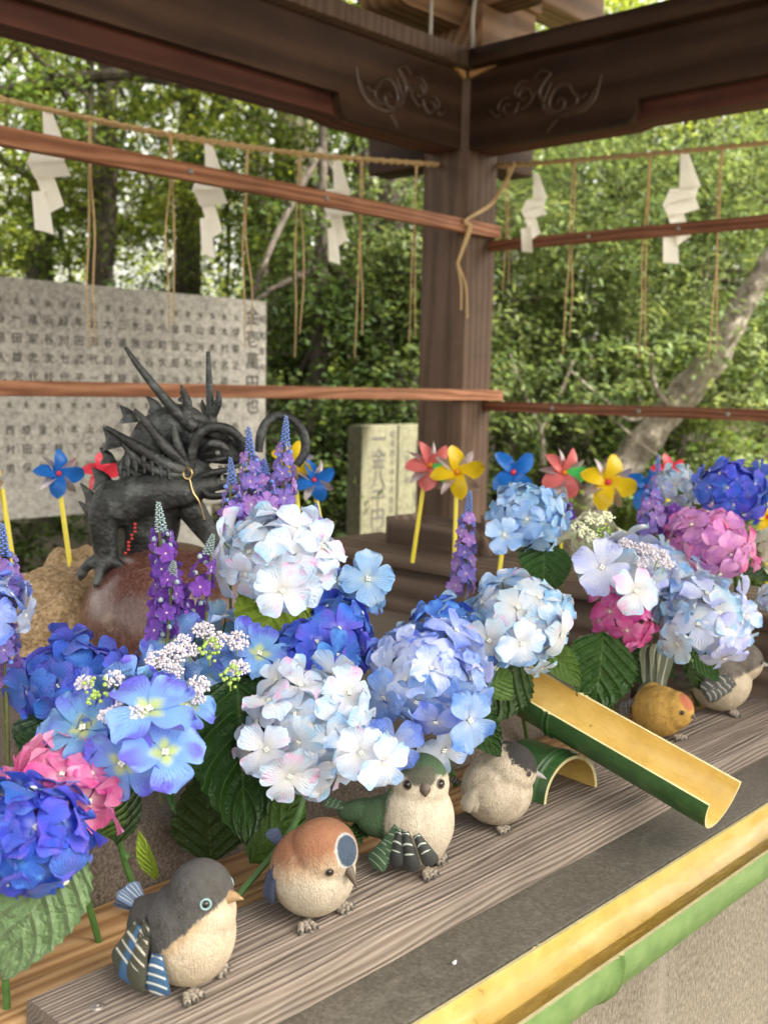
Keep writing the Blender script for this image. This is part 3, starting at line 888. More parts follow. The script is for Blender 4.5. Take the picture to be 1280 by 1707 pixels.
def bamboo_mats():
    def outer(name, a, b, c):
        m, t, p, o = nt(name)
        f = noise(t, coords(t, (3, 3, 3)), 14, 5, 0.6)
        g = noise(t, coords(t, (6, 60, 60)), 8, 4, 0.6)
        col = ramp(t, f, [(0.3, a), (0.55, b), (0.75, c)])
        col = mix(t, ramp(t, g, [(0.58, 0.0), (0.72, 0.45)]), col, (0.22, 0.27, 0.13))
        t.links.new(col, p.inputs['Base Color'])
        p.inputs['Roughness'].default_value = 0.38
        bump(t, p, g, 0.12, 0.002)
        return m
    def inner(name, a, b, c):
        m, t, p, o = nt(name)
        f = noise(t, coords(t, (3, 3, 3)), 8, 5, 0.6)
        g = noise(t, coords(t, (8, 90, 90)), 10, 4, 0.6)
        col = ramp(t, f, [(0.3, a), (0.55, b), (0.75, c)])
        col = mix(t, ramp(t, g, [(0.54, 0.0), (0.70, 0.42)]), col, (0.34, 0.23, 0.08))
        sp = noise(t, coords(t, (1, 1, 1)), 60, 2, 0.5)
        col = mix(t, ramp(t, sp, [(0.74, 0.0), (0.78, 0.7)]), col, (0.22, 0.14, 0.05))
        t.links.new(col, p.inputs['Base Color'])
        t.links.new(ramp(t, noise(t, coords(t, (2, 8, 8)), 5, 4, 0.6), [(0.42, 0.16), (0.6, 0.5)]), p.inputs['Roughness'])
        bump(t, p, g, 0.1, 0.001)
        return m
    return (outer('dark_green_bamboo', (0.03, 0.085, 0.025), (0.045, 0.12, 0.035), (0.07, 0.15, 0.05)),
            outer('light_green_bamboo', (0.065, 0.14, 0.03), (0.10, 0.19, 0.045), (0.145, 0.22, 0.07)),
            inner('yellow_bamboo_flesh', (0.54, 0.365, 0.095), (0.64, 0.445, 0.125), (0.70, 0.515, 0.18)),
            plain('pale_cut_bamboo', (0.62, 0.55, 0.30), 0.6, 0.15, 120, 0.1))
BD, BL, BI, BC = bamboo_mats()
def half_pipe(bm, L, R, th, a0, a1, seg=28, rings=(), grow=0.0):
    """split culm along +X; opening faces +Z; angles measured from -Z"""
    xs = sorted(set([0.0, L] + [L * i / 24 for i in range(25)] + [x + d for x in rings for d in (-0.012, -0.006, -0.0035, 0, 0.0035, 0.006, 0.012)]))
    def rad(x):
        r = R + grow * math.sin(x * 7)
        for c in rings:
            d = abs(x - c)
            r += 0.0030 * math.exp(-((d - 0.0035) / 0.002) ** 2) - 0.0020 * math.exp(-(d / 0.0018) ** 2)
        return r
    O, I = [], []
    for x in xs:
        r = rad(x)
        ra, rb = [], []
        for k in range(seg + 1):
            a = a0 + (a1 - a0) * k / seg
            ra.append(bm.verts.new((x, r * math.sin(a), -r * math.cos(a))))
            rb.append(bm.verts.new((x, (R - th) * math.sin(a), -(R - th) * math.cos(a))))
        O.append(ra); I.append(rb)
    for j in range(len(xs) - 1):
        for k in range(seg):
            bm.faces.new((O[j][k], O[j + 1][k], O[j + 1][k + 1], O[j][k + 1])).material_index = 0
            bm.faces.new((I[j][k], I[j][k + 1], I[j + 1][k + 1], I[j + 1][k])).material_index = 1
        for k in (0, seg):
            bm.faces.new((O[j][k], I[j][k], I[j + 1][k], O[j + 1][k])).material_index = 2
    for j in (0, len(xs) - 1):
        for k in range(seg):
            bm.faces.new((O[j][k], O[j][k + 1], I[j][k + 1], I[j][k])).material_index = 2
    bmesh.ops.recalc_face_normals(bm, faces=bm.faces[:])
gut = thing('bamboo_gutter', 'long split bamboo gutter, green outside and yellow inside, along the basin front', 'bamboo gutter', (0.3, 0.546, 0.85))
bm = bmesh.new()
half_pipe(bm, 2.2, 0.049, 0.0055, -PI / 2, PI / 2, 30, (0.585, 1.52))
o = obj('split_culm', bm, [BL, BI, BC], gut, angle=40)
o.rotation_euler = (math.radians(-15), 0, 0)
bm = bmesh.new()
w = 0.0225
pts = [bm.verts.new((x, y, 0)) for x, y in ((0.002, -w), (2.198, -w), (2.198, w), (0.002, w))]
bm.faces.new(pts)
bmesh.ops.subdivide_edges(bm, edges=bm.edges[:], cuts=12, use_grid_fill=True)
wm, t, b, o_ = nt('shallow_water')
wt_ = t.nodes.new('ShaderNodeBsdfTransparent'); wt_.inputs[0].default_value = (0.95, 0.92, 0.82, 1)
wg_ = node(t, 'ShaderNodeBsdfGlossy', Roughness=0.03)
wf_ = node(t, 'ShaderNodeFresnel', IOR=1.33)
wb_ = node(t, 'ShaderNodeBump', Strength=0.3, Distance=0.004)
t.links.new(noise(t, coords(t, (1, 4, 1)), 22, 3), wb_.inputs['Height'])
for n_ in (wg_, wf_): t.links.new(wb_.outputs[0], n_.inputs['Normal'])
ws_ = t.nodes.new('ShaderNodeMixShader')
t.links.new(wf_.outputs[0], ws_.inputs[0]); t.links.new(wt_.outputs[0], ws_.inputs[1]); t.links.new(wg_.outputs[0], ws_.inputs[2])
t.links.new(ws_.outputs[0], o_.inputs['Surface'])
wo = obj('water', bm, wm)
wo.location = (0.3, 0.546, 0.8115)
tag(wo, 'shallow clear water in the bamboo gutter', None, None, 'structure')

ch = thing('bamboo_chute', 'short split bamboo chute sloping down from the flowers to the gutter', 'bamboo chute', (1.226, 0.558, 0.917))
bm = bmesh.new()
half_pipe(bm, 0.345, 0.048, 0.0045, -PI / 2, PI / 2, 30, (0.235,))
o = obj('split_culm', bm, [BD, BI, BC], ch, angle=40)
ax = (V((1.211, 0.857, 1.005)) - V((1.226, 0.558, 0.917))).normalized()
o.rotation_euler = basis(ax, (-0.022, -0.282, 0.959)).to_euler()
arch = thing('bamboo_arch', 'short half ring of green bamboo standing as a tunnel on the plank', 'bamboo piece', (1.187, 0.752, 0.8705))
bm = bmesh.new()
half_pipe(bm, 0.088, 0.0535, 0.0045, -PI / 2, PI / 2, 30, (0.022,))
o = obj('split_culm', bm, [BD, BI, BC], arch, angle=40)
o.rotation_euler = basis((0.12, 1, 0), (0, 0, -1)).to_euler()

bm = bmesh.new(); ball(bm, (0, 0, 0), (.003, .0024, .002), 1); ball(bm, (.003, .001, 0), (.0018, .0018, .0015), 1)
cr = obj('crumb', bm, MAT['bead']); cr.location = (0.795,0.629,0.840); tag(cr, 'tiny white crumb lying on the dark slate', 'crumb')

# ================================================================== CLOTH FLOWERS
def floret_mesh(seed, npet=4, wide=1.0, cup=0.25, droop=0.35, res=8, eye=True):
    r = random.Random(seed)
    bm = bmesh.new()
    uvl = bm.loops.layers.uv.new('UVMap')
    for k in range(npet):
        a = 2 * PI * k / npet + r.uniform(-0.12, 0.12)
        L = r.uniform(0.9, 1.05)
        W = wide * r.uniform(0.92, 1.06)
        lift = 0.035 * (k % 2) + r.uniform(0, 0.02)
        tw = r.uniform(-0.5, 0.5)
        up_ = cup + r.uniform(-0.18, 0.22)
        dr = droop + r.uniform(-0.15, 0.25)
        ph = r.uniform(0, 6)
        grid = []
        for j in range(res + 1):
            s = j / res
            row = []
            w = W * 0.60 * (s ** 0.62) * max(0.0, 1 - s ** 5.5) ** 0.5 + 0.035 * (1 - s)
            if j == res: w = W * 0.17
            for i in range(res + 1):
                tt = i / res * 2 - 1
                x = 0.05 + s * L * (1 - 0.10 * tt * tt * s) - (0.03 if (j == res and abs(tt) < 0.2) else 0)
                y = tt * w
                z = lift + up_ * s * 0.9 - dr * s ** 2.4 * 0.8 + 0.17 * tt * tt * s * (1 if up_ > 0.2 else 0.4) + 0.05 * math.exp(-(tt * 3) ** 2) * s * (1 - s) * (-1 if k % 2 else 1) + tw * tt * s * 0.25
                z += 0.055 * math.sin(4.2 * tt + ph + 2 * s) * s ** 2 + 0.022 * math.sin(11 * tt + ph * 3) * s ** 5
                co = Matrix.Rotation(a, 3, 'Z') @ V((x, y, z))
                row.append((bm.verts.new(co), (i / res, s)))
            grid.append(row)
        for j in range(res):
            for i in range(res):
                q = (grid[j][i], grid[j][i + 1], grid[j + 1][i + 1], grid[j + 1][i])
                f = bm.faces.new([v for v, _ in q])
                for lp, (_, uv) in zip(f.loops, q): lp[uvl].uv = uv
    if eye:
        for k in range(4):
            a = k * PI / 2 + 0.6
            ball(bm, (0.055 * math.cos(a), 0.055 * math.sin(a), 0.085), (0.05, 0.05, 0.04), 1, mi=1)
    return mesh_of(bm, 'floret', [MAT['bead'], MAT['eyelet']])
FLO = [floret_mesh(s, 4, 1.0 + 0.12 * (s % 3), 0.16 + 0.06 * (s % 4), 0.30 + 0.1 * (s % 3)) for s in range(8)]
FLAT = [floret_mesh(s + 50, 4, 1.06 + .08 * (s % 2), 0.22 + 0.06 * (s % 3), 0.32, 9) for s in range(4)]
STAR = [floret_mesh(s + 80, 5, 0.85, 0.45, 0.35, 4) for s in range(3)]

def leaf_mesh(seed, wide=0.62, curl=0.25, fold=0.16, teeth=26, ny=26, nx=8):
    """ovate leaf of length 1 along +X, face +Z, serrated edge, ribs pressed into it"""
    r = random.Random(seed)
    bm = bmesh.new()
    uvl = bm.loops.layers.uv.new('UVMap')
    ph = r.uniform(0, 6)
    grid = []
    for j in range(ny + 1):
        s = j / ny
        w = wide * 0.5 * (math.sin(PI * min(1, s ** 0.72)) ** 0.8 if 0 < s < 1 else 0) + 0.004
        row = []
        for i in range(2 * nx + 1):
            tt = (i - nx) / nx
            ser = 0.022 * ((j % 2) - 0.5) * abs(tt) ** 6 if 0 < j < ny else 0
            x = s + (0.05 * tt * tt * (1 - s)) * 1.0 - 0.03 * abs(tt) * s
            y = tt * (w + ser)
            rib = abs(((s * 6.5 - abs(tt) * w * 6 / max(wide, .1) * 0.62 * 1.6) % 1) - 0.5)
            z = fold * abs(y) * 1.4 - curl * s * s + 0.007 * (rib - 0.25) * min(1, abs(tt) * 3) + 0.028 * math.sin(7 * s + ph + tt * 2.0) * abs(tt)
            row.append((bm.verts.new((x, y, z)), (tt * 0.5 + 0.5, s)))
        grid.append(row)
    for j in range(ny):
        for i in range(2 * nx):
            q = (grid[j][i], grid[j][i + 1], grid[j + 1][i + 1], grid[j + 1][i])
            f = bm.faces.new([v for v, _ in q])
            for lp, (_, uv) in zip(f.loops, q): lp[uvl].uv = uv
    return mesh_of(bm, 'leaf', [MAT['stem']])
LEAF = [leaf_mesh(1, 0.62, 0.18), leaf_mesh(2, 0.70, 0.30), leaf_mesh(3, 0.55, 0.10), leaf_mesh(4, 0.66, -0.05)]
LONGLEAF = leaf_mesh(5, 0.2, 0.2, 0.3)
LM = dict(
    dark=big_leaf_mat('dark_green_cloth_leaf', (0.020, 0.060, 0.010), (0.10, 0.16, 0.05), 0.36),
    deep=big_leaf_mat('deep_green_cloth_leaf', (0.030, 0.066, 0.012), (0.08, 0.13, 0.035), 0.5),
    mid=big_leaf_mat('mid_green_cloth_leaf', (0.075, 0.15, 0.025), (0.15, 0.24, 0.07), 0.4),
    lime=big_leaf_mat('lime_green_cloth_leaf', (0.22, 0.32, 0.03), (0.40, 0.48, 0.12), 0.35),
    pale=big_leaf_mat('pale_sage_cloth_leaf', (0.10, 0.17, 0.065), (0.24, 0.31, 0.17), 0.33, 0.2),
)
def rel(root, p): return V(p) - V(root.location)
def put_leaf(root, base, tip, face, mat='dark', kind=None, width=1.0, label=None):
    b, t = rel(root, base), rel(root, tip)
    me = LEAF[random.Random(round(base[0] * 999)).randrange(4)] if kind is None else (LONGLEAF if kind == 'long' else LEAF[kind])
    L = (t - b).length
    m = basis(t - b, face).to_4x4()
    m.translation = b
    o = link('leaf', me, root, mat=LM[mat])
    o.matrix_basis = m @ Matrix.Diagonal((L, L * width, L, 1))
    if label: o['label'] = label
    return o

CAMSIDE = V((-0.55, -0.70, 0.46))       # the open front of the basin, where every head is turned
HYD = 'cloth hydrangeas standing in the basin'
def fib(n, cap):
    out = []
    for i in range(n):
        z = 1 - (1 - math.cos(cap)) * (i + 0.5) / n
        a = i * 2.399963
        out.append(V((math.sqrt(max(0, 1 - z * z)) * math.cos(a), math.sqrt(max(0, 1 - z * z)) * math.sin(a), z)))
    return out
def stem_to(root, head, base, r=0.0032, mat='stem', bend=0.02, name='stem', seed=0):
    rr = random.Random(seed)
    h, b = rel(root, head), rel(root, base)
    bm = bmesh.new()
    mid = (h + b) / 2 + V((rr.uniform(-1, 1) * bend, rr.uniform(-1, 1) * bend, 0))
    ctube(bm, [b, mid, h], [r * 1.1, r, r * 0.8], 8, 6)
    for t in (0.35, 0.7):
        p = b.lerp(mid, t * 2) if t < 0.5 else mid.lerp(h, t * 2 - 1)
        ball(bm, p, r * 1.35, 1)
    return obj(name, bm, MAT[mat], root)
nh = [0]
def hydrangea(label, head, R, base, mats, n=26, fs=0.46, face=None, cap=1.95, squash=0.74, leaves=2, lace=None, meshes=None, mixw=None, seed=None, leafmat='dark', stem=True, jit=0.42, cat='hydrangea'):
    nh[0] += 1
    R *= 0.89
    sd = seed or nh[0] * 17
    rr = random.Random(sd)
    root = thing('hydrangea', label, cat, base, 0, HYD)
    ax = (V(face) if face else (V((0, 0, 1)) * 1.15 + CAMSIDE)).normalized()
    B = basis(ax.orthogonal(), ax)
    B = Matrix.Rotation(rr.uniform(0, 6), 3, ax) @ B
    hc = rel(root, head)
    if stem: stem_to(root, V(head) - ax * R * 0.5, base, 0.0034, seed=sd)
    bm = bmesh.new()
    hub = hc - ax * R * 0.55
    for d in fib(n, cap):
        dw = B @ d
        dw = V((dw.x, dw.y, dw.z))
        rad = R * (0.94 + rr.uniform(-0.22, 0.16))
        p = hc + (dw - ax * dw.dot(ax) * (1 - squash)) * rad * 0.92
        nrm = (dw + V((rr.uniform(-jit, jit), rr.uniform(-jit, jit), rr.uniform(-jit, jit)))).normalized()
        sc = R * fs * rr.uniform(0.86, 1.14)
        if lace and d.z > lace: continue
        o = link('floret', (meshes or FLO)[rr.randrange(len(meshes or FLO))], root, mat=rr.choices(mats, mixw)[0])
        m = (Matrix.Rotation(rr.uniform(0, 6.28), 3, nrm) @ basis(nrm.orthogonal(), nrm)).to_4x4()
        m.translation = p - nrm * sc * 0.12
        o.matrix_basis = m @ Matrix.Diagonal((sc, sc, sc, 1))
        tube(bm, [hub, (hub + p) / 2 + dw * R * 0.05 - V((0, 0, R * 0.06)), p - nrm * sc * 0.13], 0.0011, 5, cap=False)
    obj('stalk', bm, MAT['stem'], root)
    for k in range(leaves):
        a = rr.uniform(0, 6.28)
        t = rr.uniform(0.45, 0.75)
        b = V(base).lerp(V(head) - ax * R * 0.5, t)
        out = V((math.cos(a), math.sin(a), rr.uniform(-0.25, 0.35)))
        if out.dot(V((-0.7, -0.7, 0))) < -0.3: out = V((-out.x, -out.y, out.z))
        put_leaf(root, b, b + out * R * rr.uniform(1.0, 1.3), V((0, 0, 1)) + CAMSIDE, leafmat)
    return root
def bead_mesh(seed, n, spread, r, mat):
    rr = random.Random(seed)
    bm = bmesh.new()
    for i in range(n):
        d = V((rr.gauss(0, 1), rr.gauss(0, 1), abs(rr.gauss(0, 0.6)))).normalized() * spread * rr.random() ** 0.4
        d.z *= 0.6
        ball(bm, d, r * rr.uniform(0.8, 1.2), 1)
    return mesh_of(bm, 'bead_cluster', [mat])
BEADS = [bead_mesh(k, 80, 0.0125, 0.0018, MAT['bead']) for k in range(3)]
CBEADS = [bead_mesh(k + 9, 44, 0.013, 0.0021, MAT['cream_bead']) for k in range(2)]
GBUDS = [bead_mesh(k + 20, 22, 0.015, 0.0021, MAT['green_bud']) for k in range(2)]
def beads(root, p, kind, sc=1.0, axis=None, seed=1):
    rr = random.Random(seed + round(p[0] * 1000))
    me = rr.choice({'white': BEADS, 'cream': CBEADS, 'bud': GBUDS}[kind])
    o = link('bead_cluster' if kind != 'bud' else 'bud_cluster', me, root)
    ax = V(axis) if axis else (CAMSIDE + V((0, 0, 0.8)))
    m = (Matrix.Rotation(rr.uniform(0, 6), 3, ax.normalized()) @ basis(ax.orthogonal(), ax)).to_4x4()
    m.translation = rel(root, p)
    o.matrix_basis = m @ Matrix.Diagonal((sc, sc, sc, 1))
    bm = bmesh.new()
    q = rel(root, p)
    tube(bm, [q, q - V(ax).normalized() * 0.022 * sc], 0.001, 5)
    obj('stalk', bm, MAT['green_bud'], root)
def lone(root, p, size, nrm, mat, meshes=None, k=0, spin=0.5):
    o = link('floret', (meshes or FLAT)[k % len(meshes or FLAT)], root, mat=mat)
    n = V(nrm).normalized()
    m = (Matrix.Rotation(spin, 3, n) @ basis(n.orthogonal(), n)).to_4x4()
    m.translation = rel(root, p)
    o.matrix_basis = m @ Matrix.Diagonal((size, size, size, 1))
    return o

PM = dict(
    deep=petal_mat('deep_blue_petal', (0.30, 0.50, 0.85), (0.025, 0.14, 0.68), (0.03, 0.12, 0.64), (0.09, 0.10, 0.64), 0.30),
    royal=petal_mat('royal_blue_petal', (0.10, 0.32, 0.80), (0.035, 0.13, 0.66), (0.045, 0.11, 0.62), (0.10, 0.30, 0.82), 0.3),
    indigo=petal_mat('blue_violet_petal', (0.35, 0.42, 0.90), (0.06, 0.14, 0.70), (0.085, 0.17, 0.76), (0.13, 0.13, 0.70), 0.35),
    violet=petal_mat('violet_petal', (0.25, 0.26, 0.82), (0.10, 0.11, 0.66), (0.13, 0.13, 0.72), (0.04, 0.20, 0.76), 0.40),
    sky=petal_mat('sky_blue_petal', (0.62, 0.72, 0.30), (0.20, 0.45, 0.83), (0.24, 0.46, 0.86), (0.14, 0.16, 0.74), 0.35, 0.2),
    skyp=petal_mat('soft_sky_petal', (0.62, 0.75, 0.78), (0.34, 0.56, 0.88), (0.26, 0.50, 0.88), (0.50, 0.68, 0.92), 0.35),
    peri=petal_mat('periwinkle_petal', (0.62, 0.70, 0.90), (0.36, 0.50, 0.90), (0.34, 0.48, 0.90), (0.16, 0.30, 0.84), 0.3),
    pperi=petal_mat('pale_periwinkle_petal', (0.72, 0.77, 0.88), (0.64, 0.72, 0.90), (0.56, 0.67, 0.92), (0.34, 0.49, 0.90), 0.28),
    white=petal_mat('white_petal_blue_pink_tips', (0.78, 0.78, 0.74), (0.75, 0.78, 0.84), (0.56, 0.72, 0.89), (0.82, 0.52, 0.78), 0.13),
    wblue=petal_mat('white_petal_sky_tips', (0.78, 0.80, 0.82), (0.70, 0.77, 0.86), (0.38, 0.63, 0.91), (0.78, 0.80, 0.85), 0.3),
    lilac=petal_mat('pale_lilac_petal', (0.72, 0.74, 0.84), (0.58, 0.64, 0.85), (0.62, 0.68, 0.88), (0.42, 0.48, 0.84), 0.3),
    pink=petal_mat('pink_petal', (0.82, 0.48, 0.55), (0.80, 0.28, 0.52), (0.82, 0.40, 0.62), (0.80, 0.16, 0.42), 0.35),
    hot=petal_mat('hot_pink_petal', (0.82, 0.40, 0.58), (0.78, 0.17, 0.48), (0.80, 0.30, 0.58), (0.72, 0.08, 0.36), 0.4),
    orchid=petal_mat('orchid_pink_petal', (0.80, 0.45, 0.62), (0.74, 0.30, 0.66), (0.80, 0.42, 0.72), (0.62, 0.24, 0.68), 0.35),
    cream=petal_mat('cream_petal', (0.66, 0.70, 0.38), (0.74, 0.74, 0.58), (0.78, 0.77, 0.64), (0.60, 0.68, 0.42), 0.3),
    purple=petal_mat('purple_spike_petal', (0.30, 0.10, 0.55), (0.20, 0.06, 0.48), (0.26, 0.09, 0.56), (0.14, 0.05, 0.40), 0.3),
    mauve=petal_mat('mauve_spike_petal', (0.62, 0.45, 0.75), (0.48, 0.26, 0.72), (0.55, 0.32, 0.76), (0.36, 0.20, 0.70), 0.3),
    lav=petal_mat('lavender_spike_petal', (0.45, 0.35, 0.75), (0.30, 0.20, 0.68), (0.38, 0.25, 0.72), (0.18, 0.20, 0.62), 0.35),
)

# ---- front left
h = hydrangea('deep royal blue hydrangea with violet edges, lowest at the left front', (0.452,0.824,1.012), 0.0667, (0.441,0.846,0.845), [PM['deep'], PM['indigo'], PM['royal']], 24, 0.50, seed=3, leaves=0, mixw=[3, 3, 2])
put_leaf(h, (0.475,0.800,1.018), (0.399,0.777,0.920), V((-0.6, -0.75, 0.25)), 'pale', 1, 0.92, 'large pale green leaf with a sheen, tip down')
put_leaf(h, (0.439,0.831,0.968), (0.386,0.822,0.927), V((-0.6, -0.6, 0.5)), 'mid', 2, 1.0)
h = hydrangea('pink hydrangea right behind the deep blue one at the left edge', (0.509,0.869,1.025), 0.0651, (0.568,0.900,0.845), [PM['pink'], PM['hot']], 22, 0.50, seed=5, leaves=0, mixw=[4, 1])
put_leaf(h, (0.539,0.857,0.973), (0.576,0.869,1.018), V((-0.6, -0.7, 0.2)), 'mid', 0)
h = hydrangea('blue violet hydrangea at the left, above the pink one', (0.638,1.061,1.062), 0.0794, (0.655,1.159,0.920), [PM['indigo'], PM['violet'], PM['royal']], 22, 0.50, seed=7, leaves=0, squash=0.62, mixw=[5, 2, 1])
put_leaf(h, (0.615,1.054,1.041), (0.546,0.977,1.022), V((-0.6, -0.6, 0.4)), 'dark', 1)
# ---- lacecaps
h = hydrangea('blue lacecap hydrangea with wide sky blue florets round white bead clusters, left front', (0.590,0.878,1.073), 0.0702, (0.628,0.909,0.845), [PM['sky']], 14, 0.55, seed=8, leaves=0, squash=0.55, lace=0.80, meshes=FLAT, cap=1.75)
for p, s, k in (((0.553,0.833,1.099), 1.0, 'white'), ((0.538,0.835,1.097), .7, 'white'), ((0.556,0.816,1.100), .75, 'white'), ((0.547,0.888,1.115), .75, 'white'), ((0.572,0.876,1.117), .8, 'white'), ((0.550,0.868,1.111), 1.1, 'bud'), ((0.571,0.859,1.102), .6, 'white')): beads(h, p, k, s)
for p, n, sz, k, sp in (((0.538,0.875,1.076), (-.55, -.35, .75), 0.0397, 0, .3), ((0.569,0.816,1.100), (-.15, -.45, .88), 0.0430, 1, .9), ((0.571,0.794,1.065), (-.3, -.7, .62), 0.0397, 2, .5), ((0.545,0.821,1.056), (-.85, -.5, -.1), 0.0386, 3, .2)): lone(h, p, sz, n, PM['sky'], k=k, spin=sp)
lone(h, (0.532,0.895,1.068), 0.0352, (-.8, -.3, .5), PM['sky'], k=2, spin=.8)
lone(h, (0.635,0.846,1.083), 0.0342, (.1, -.6, .75), PM['sky'], k=3, spin=.1)
put_leaf(h, (0.575,0.812,0.936), (0.554,0.814,0.988), V((-0.75, -0.5, 0.1)), 'lime', 2, 0.55, 'small bright lime leaf')
put_leaf(h, (0.573,0.875,0.951), (0.609,0.907,1.012), V((-0.6, -0.7, 0.2)), 'deep', 0, 0.8)
put_leaf(h, (0.610,0.853,1.050), (0.575,0.795,1.013), V((-0.7, -0.5, 0.2)), 'dark', 'long', 0.8)
h = hydrangea('second blue lacecap, behind and right of the first, with strings of white beads', (0.760,0.964,1.087), 0.0787, (0.810,1.056,0.900), [PM['sky'], PM['skyp']], 14, 0.52, seed=9, leaves=0, squash=0.55, lace=0.78, meshes=FLAT, cap=1.75)
for p, s, k in (((0.647,0.912,1.116), 1.0, 'white'), ((0.665,0.908,1.120), 1.1, 'white'), ((0.683,0.904,1.121), .8, 'white'), ((0.719,0.927,1.133), 1.0, 'white'), ((0.715,0.900,1.128), 1.0, 'white'), ((0.736,0.892,1.125), 1.1, 'white'), ((0.652,0.891,1.107), .9, 'white'), ((0.650,0.848,1.101), 1.0, 'white'), ((0.685,0.919,1.129), .7, 'white'), ((0.704,0.850,1.109), .9, 'white'), ((0.685,0.840,1.106), 1.0, 'bud'), ((0.697,0.889,1.122), 1.1, 'bud'), ((0.643,0.839,1.092), .7, 'white')): beads(h, p, k, s)
for px, k, n in (((0.770,0.896,1.104), 0, (-.1, -.6, .8)), ((0.717,0.985,1.117), 1, (-.6, -.3, .75)), ((0.763,0.919,1.105), 2, (-.3, -.5, .8))): lone(h, px, 0.0371, n, PM['sky'], k=k, spin=k * .6)
put_leaf(h, (0.746,0.904,1.087), (0.666,0.794,0.971), V((-0.62, -0.72, 0.30)), 'dark', 1, 0.98, 'large glossy dark green leaf hanging down')
put_leaf(h, (0.718,0.913,0.874), (0.711,0.912,0.995), V((-0.65, -0.72, 0.15)), 'deep', 3, 1.0)
# ---- white and violet middle
h = hydrangea('white hydrangea with pink and pale blue tips, highest in the middle left', (0.838,0.943,1.199), 0.0785, (0.921,1.084,0.930), [PM['white'], PM['wblue']], 22, 0.48, seed=11, leaves=0, squash=0.72, mixw=[3, 1])
lone(h, (0.773,0.862,1.180), 0.0323, (-.55, -.8, .15), PM['white'], k=1, spin=.15)
put_leaf(h, (0.855,0.948,1.167), (0.778,0.916,1.094), V((-0.55, -0.75, 0.35)), 'lime', 1, 1.15, 'large bright lime leaf')
put_leaf(h, (0.877,0.968,1.159), (0.869,0.924,1.116), V((-0.7, -0.6, 0.3)), 'mid', 0)
h = hydrangea('violet hydrangea with a blue side between the white ones', (0.842,0.875,1.090), 0.0684, (0.970,1.042,0.845), [PM['violet'], PM['indigo'], PM['royal']], 24, 0.46, seed=12, leaves=1, mixw=[5, 2, 2])
h = hydrangea('dark royal blue hydrangea just above the violet one', (0.927,0.935,1.109), 0.0517, (1.039,1.044,0.930), [PM['deep'], PM['royal']], 14, 0.55, seed=13, leaves=0)
h = hydrangea('light sky blue hydrangea with flat open florets, behind the royal blue one', (1.004,0.974,1.135), 0.0454, (1.125,1.080,0.930), [PM['skyp'], PM['sky']], 10, 0.66, seed=14, leaves=0, meshes=FLAT)
lone(h, (0.972,0.925,1.161), 0.0375, (-.5, -.75, .35), PM['skyp'], k=0, spin=.7)
h = hydrangea('white hydrangea with pale blue and pink tips, low in the centre above the birds', (0.762,0.806,1.046), 0.0792, (0.694,0.838,0.870), [PM['white'], PM['wblue']], 30, 0.42, seed=15, leaves=0, mixw=[3, 2], face=(-.45, -.62, .75))
for px, k, n, m in (((0.686,0.785,1.044), 0, (-.75, -.55, .0), 'white'), ((0.693,0.759,1.022), 1, (-.5, -.75, -.1), 'white'), ((0.756,0.693,1.037), 2, (-.3, -.9, -.1), 'wblue'), ((0.741,0.710,1.046), 3, (-.5, -.8, .05), 'white')): lone(h, px, 0.0304, n, PM[m], k=k, spin=k * .5)
put_leaf(h, (0.722,0.853,0.892), (0.797,0.844,0.961), V((-0.6, -0.7, 0.35)), 'mid', 0, 1.0, 'mid green leaf pointing up to the right')
put_leaf(h, (0.709,0.809,0.896), (0.871,0.787,0.928), V((-0.5, -0.6, 0.6)), 'deep', 'long', 1.1)
h = hydrangea('pale periwinkle hydrangea, largest in the centre, over the green bird', (0.910,0.771,1.081), 0.0821, (0.978,0.842,0.845), [PM['pperi'], PM['peri'], PM['lilac']], 32, 0.43, seed=16, leaves=0, mixw=[4, 3, 1])
for px, k, n, m in (((0.835,0.753,1.022), 0, (-.6, -.7, 0), 'peri'), ((0.954,0.781,0.981), 1, (-.4, -.8, -.2), 'pperi'), ((0.892,0.696,1.049), 2, (-.2, -.9, .15), 'peri')): lone(h, px, 0.0358, n, PM[m], k=k, spin=k * .7)
put_leaf(h, (0.995,0.787,1.021), (1.011,0.733,0.976), V((-0.5, -0.7, 0.5)), 'dark', 1)
put_leaf(h, (1.058,0.809,1.027), (1.143,0.808,1.036), V((-0.5, -0.7, 0.4)), 'mid', 0)
h = hydrangea('strong mid blue hydrangea behind the pale periwinkle one', (1.037,0.840,1.074), 0.0810, (1.043,0.831,0.900), [PM['royal'], PM['skyp'], PM['peri']], 26, 0.42, seed=18, leaves=2, mixw=[4, 2, 1])
h = hydrangea('pale blue hydrangea with a white lower edge above the bamboo chute', (1.149,0.812,1.101), 0.0822, (1.383,0.959,0.845), [PM['skyp'], PM['wblue'], PM['white']], 30, 0.42, seed=19, leaves=0, mixw=[4, 3, 2])
lone(h, (1.046,0.789,1.095), 0.0323, (-.7, -.65, .1), PM['white'], k=0, spin=.2)
lone(h, (1.057,0.749,1.097), 0.0332, (-.5, -.8, -.05), PM['wblue'], k=2, spin=.9)
lone(h, (1.071,0.728,1.069), 0.0217, (-.2, -.6, -.9), PM['wblue'], k=3, spin=.2)
put_leaf(h, (1.197,0.812,1.057), (1.216,0.756,1.019), V((-0.5, -0.6, 0.6)), 'mid', 1)
put_leaf(h, (1.178,0.832,1.048), (1.055,0.805,0.982), V((-0.5, -0.7, 0.3)), 'deep', 2)
h = hydrangea('round sky blue hydrangea standing tall before the blue pinwheel', (1.295,0.911,1.217), 0.0680, (1.377,0.930,0.930), [PM['skyp']], 24, 0.48, seed=21, leaves=0, squash=0.72)
lone(h, (1.204,0.888,1.201), 0.0281, (-.7, -.6, .1), PM['skyp'], k=0, spin=.2)
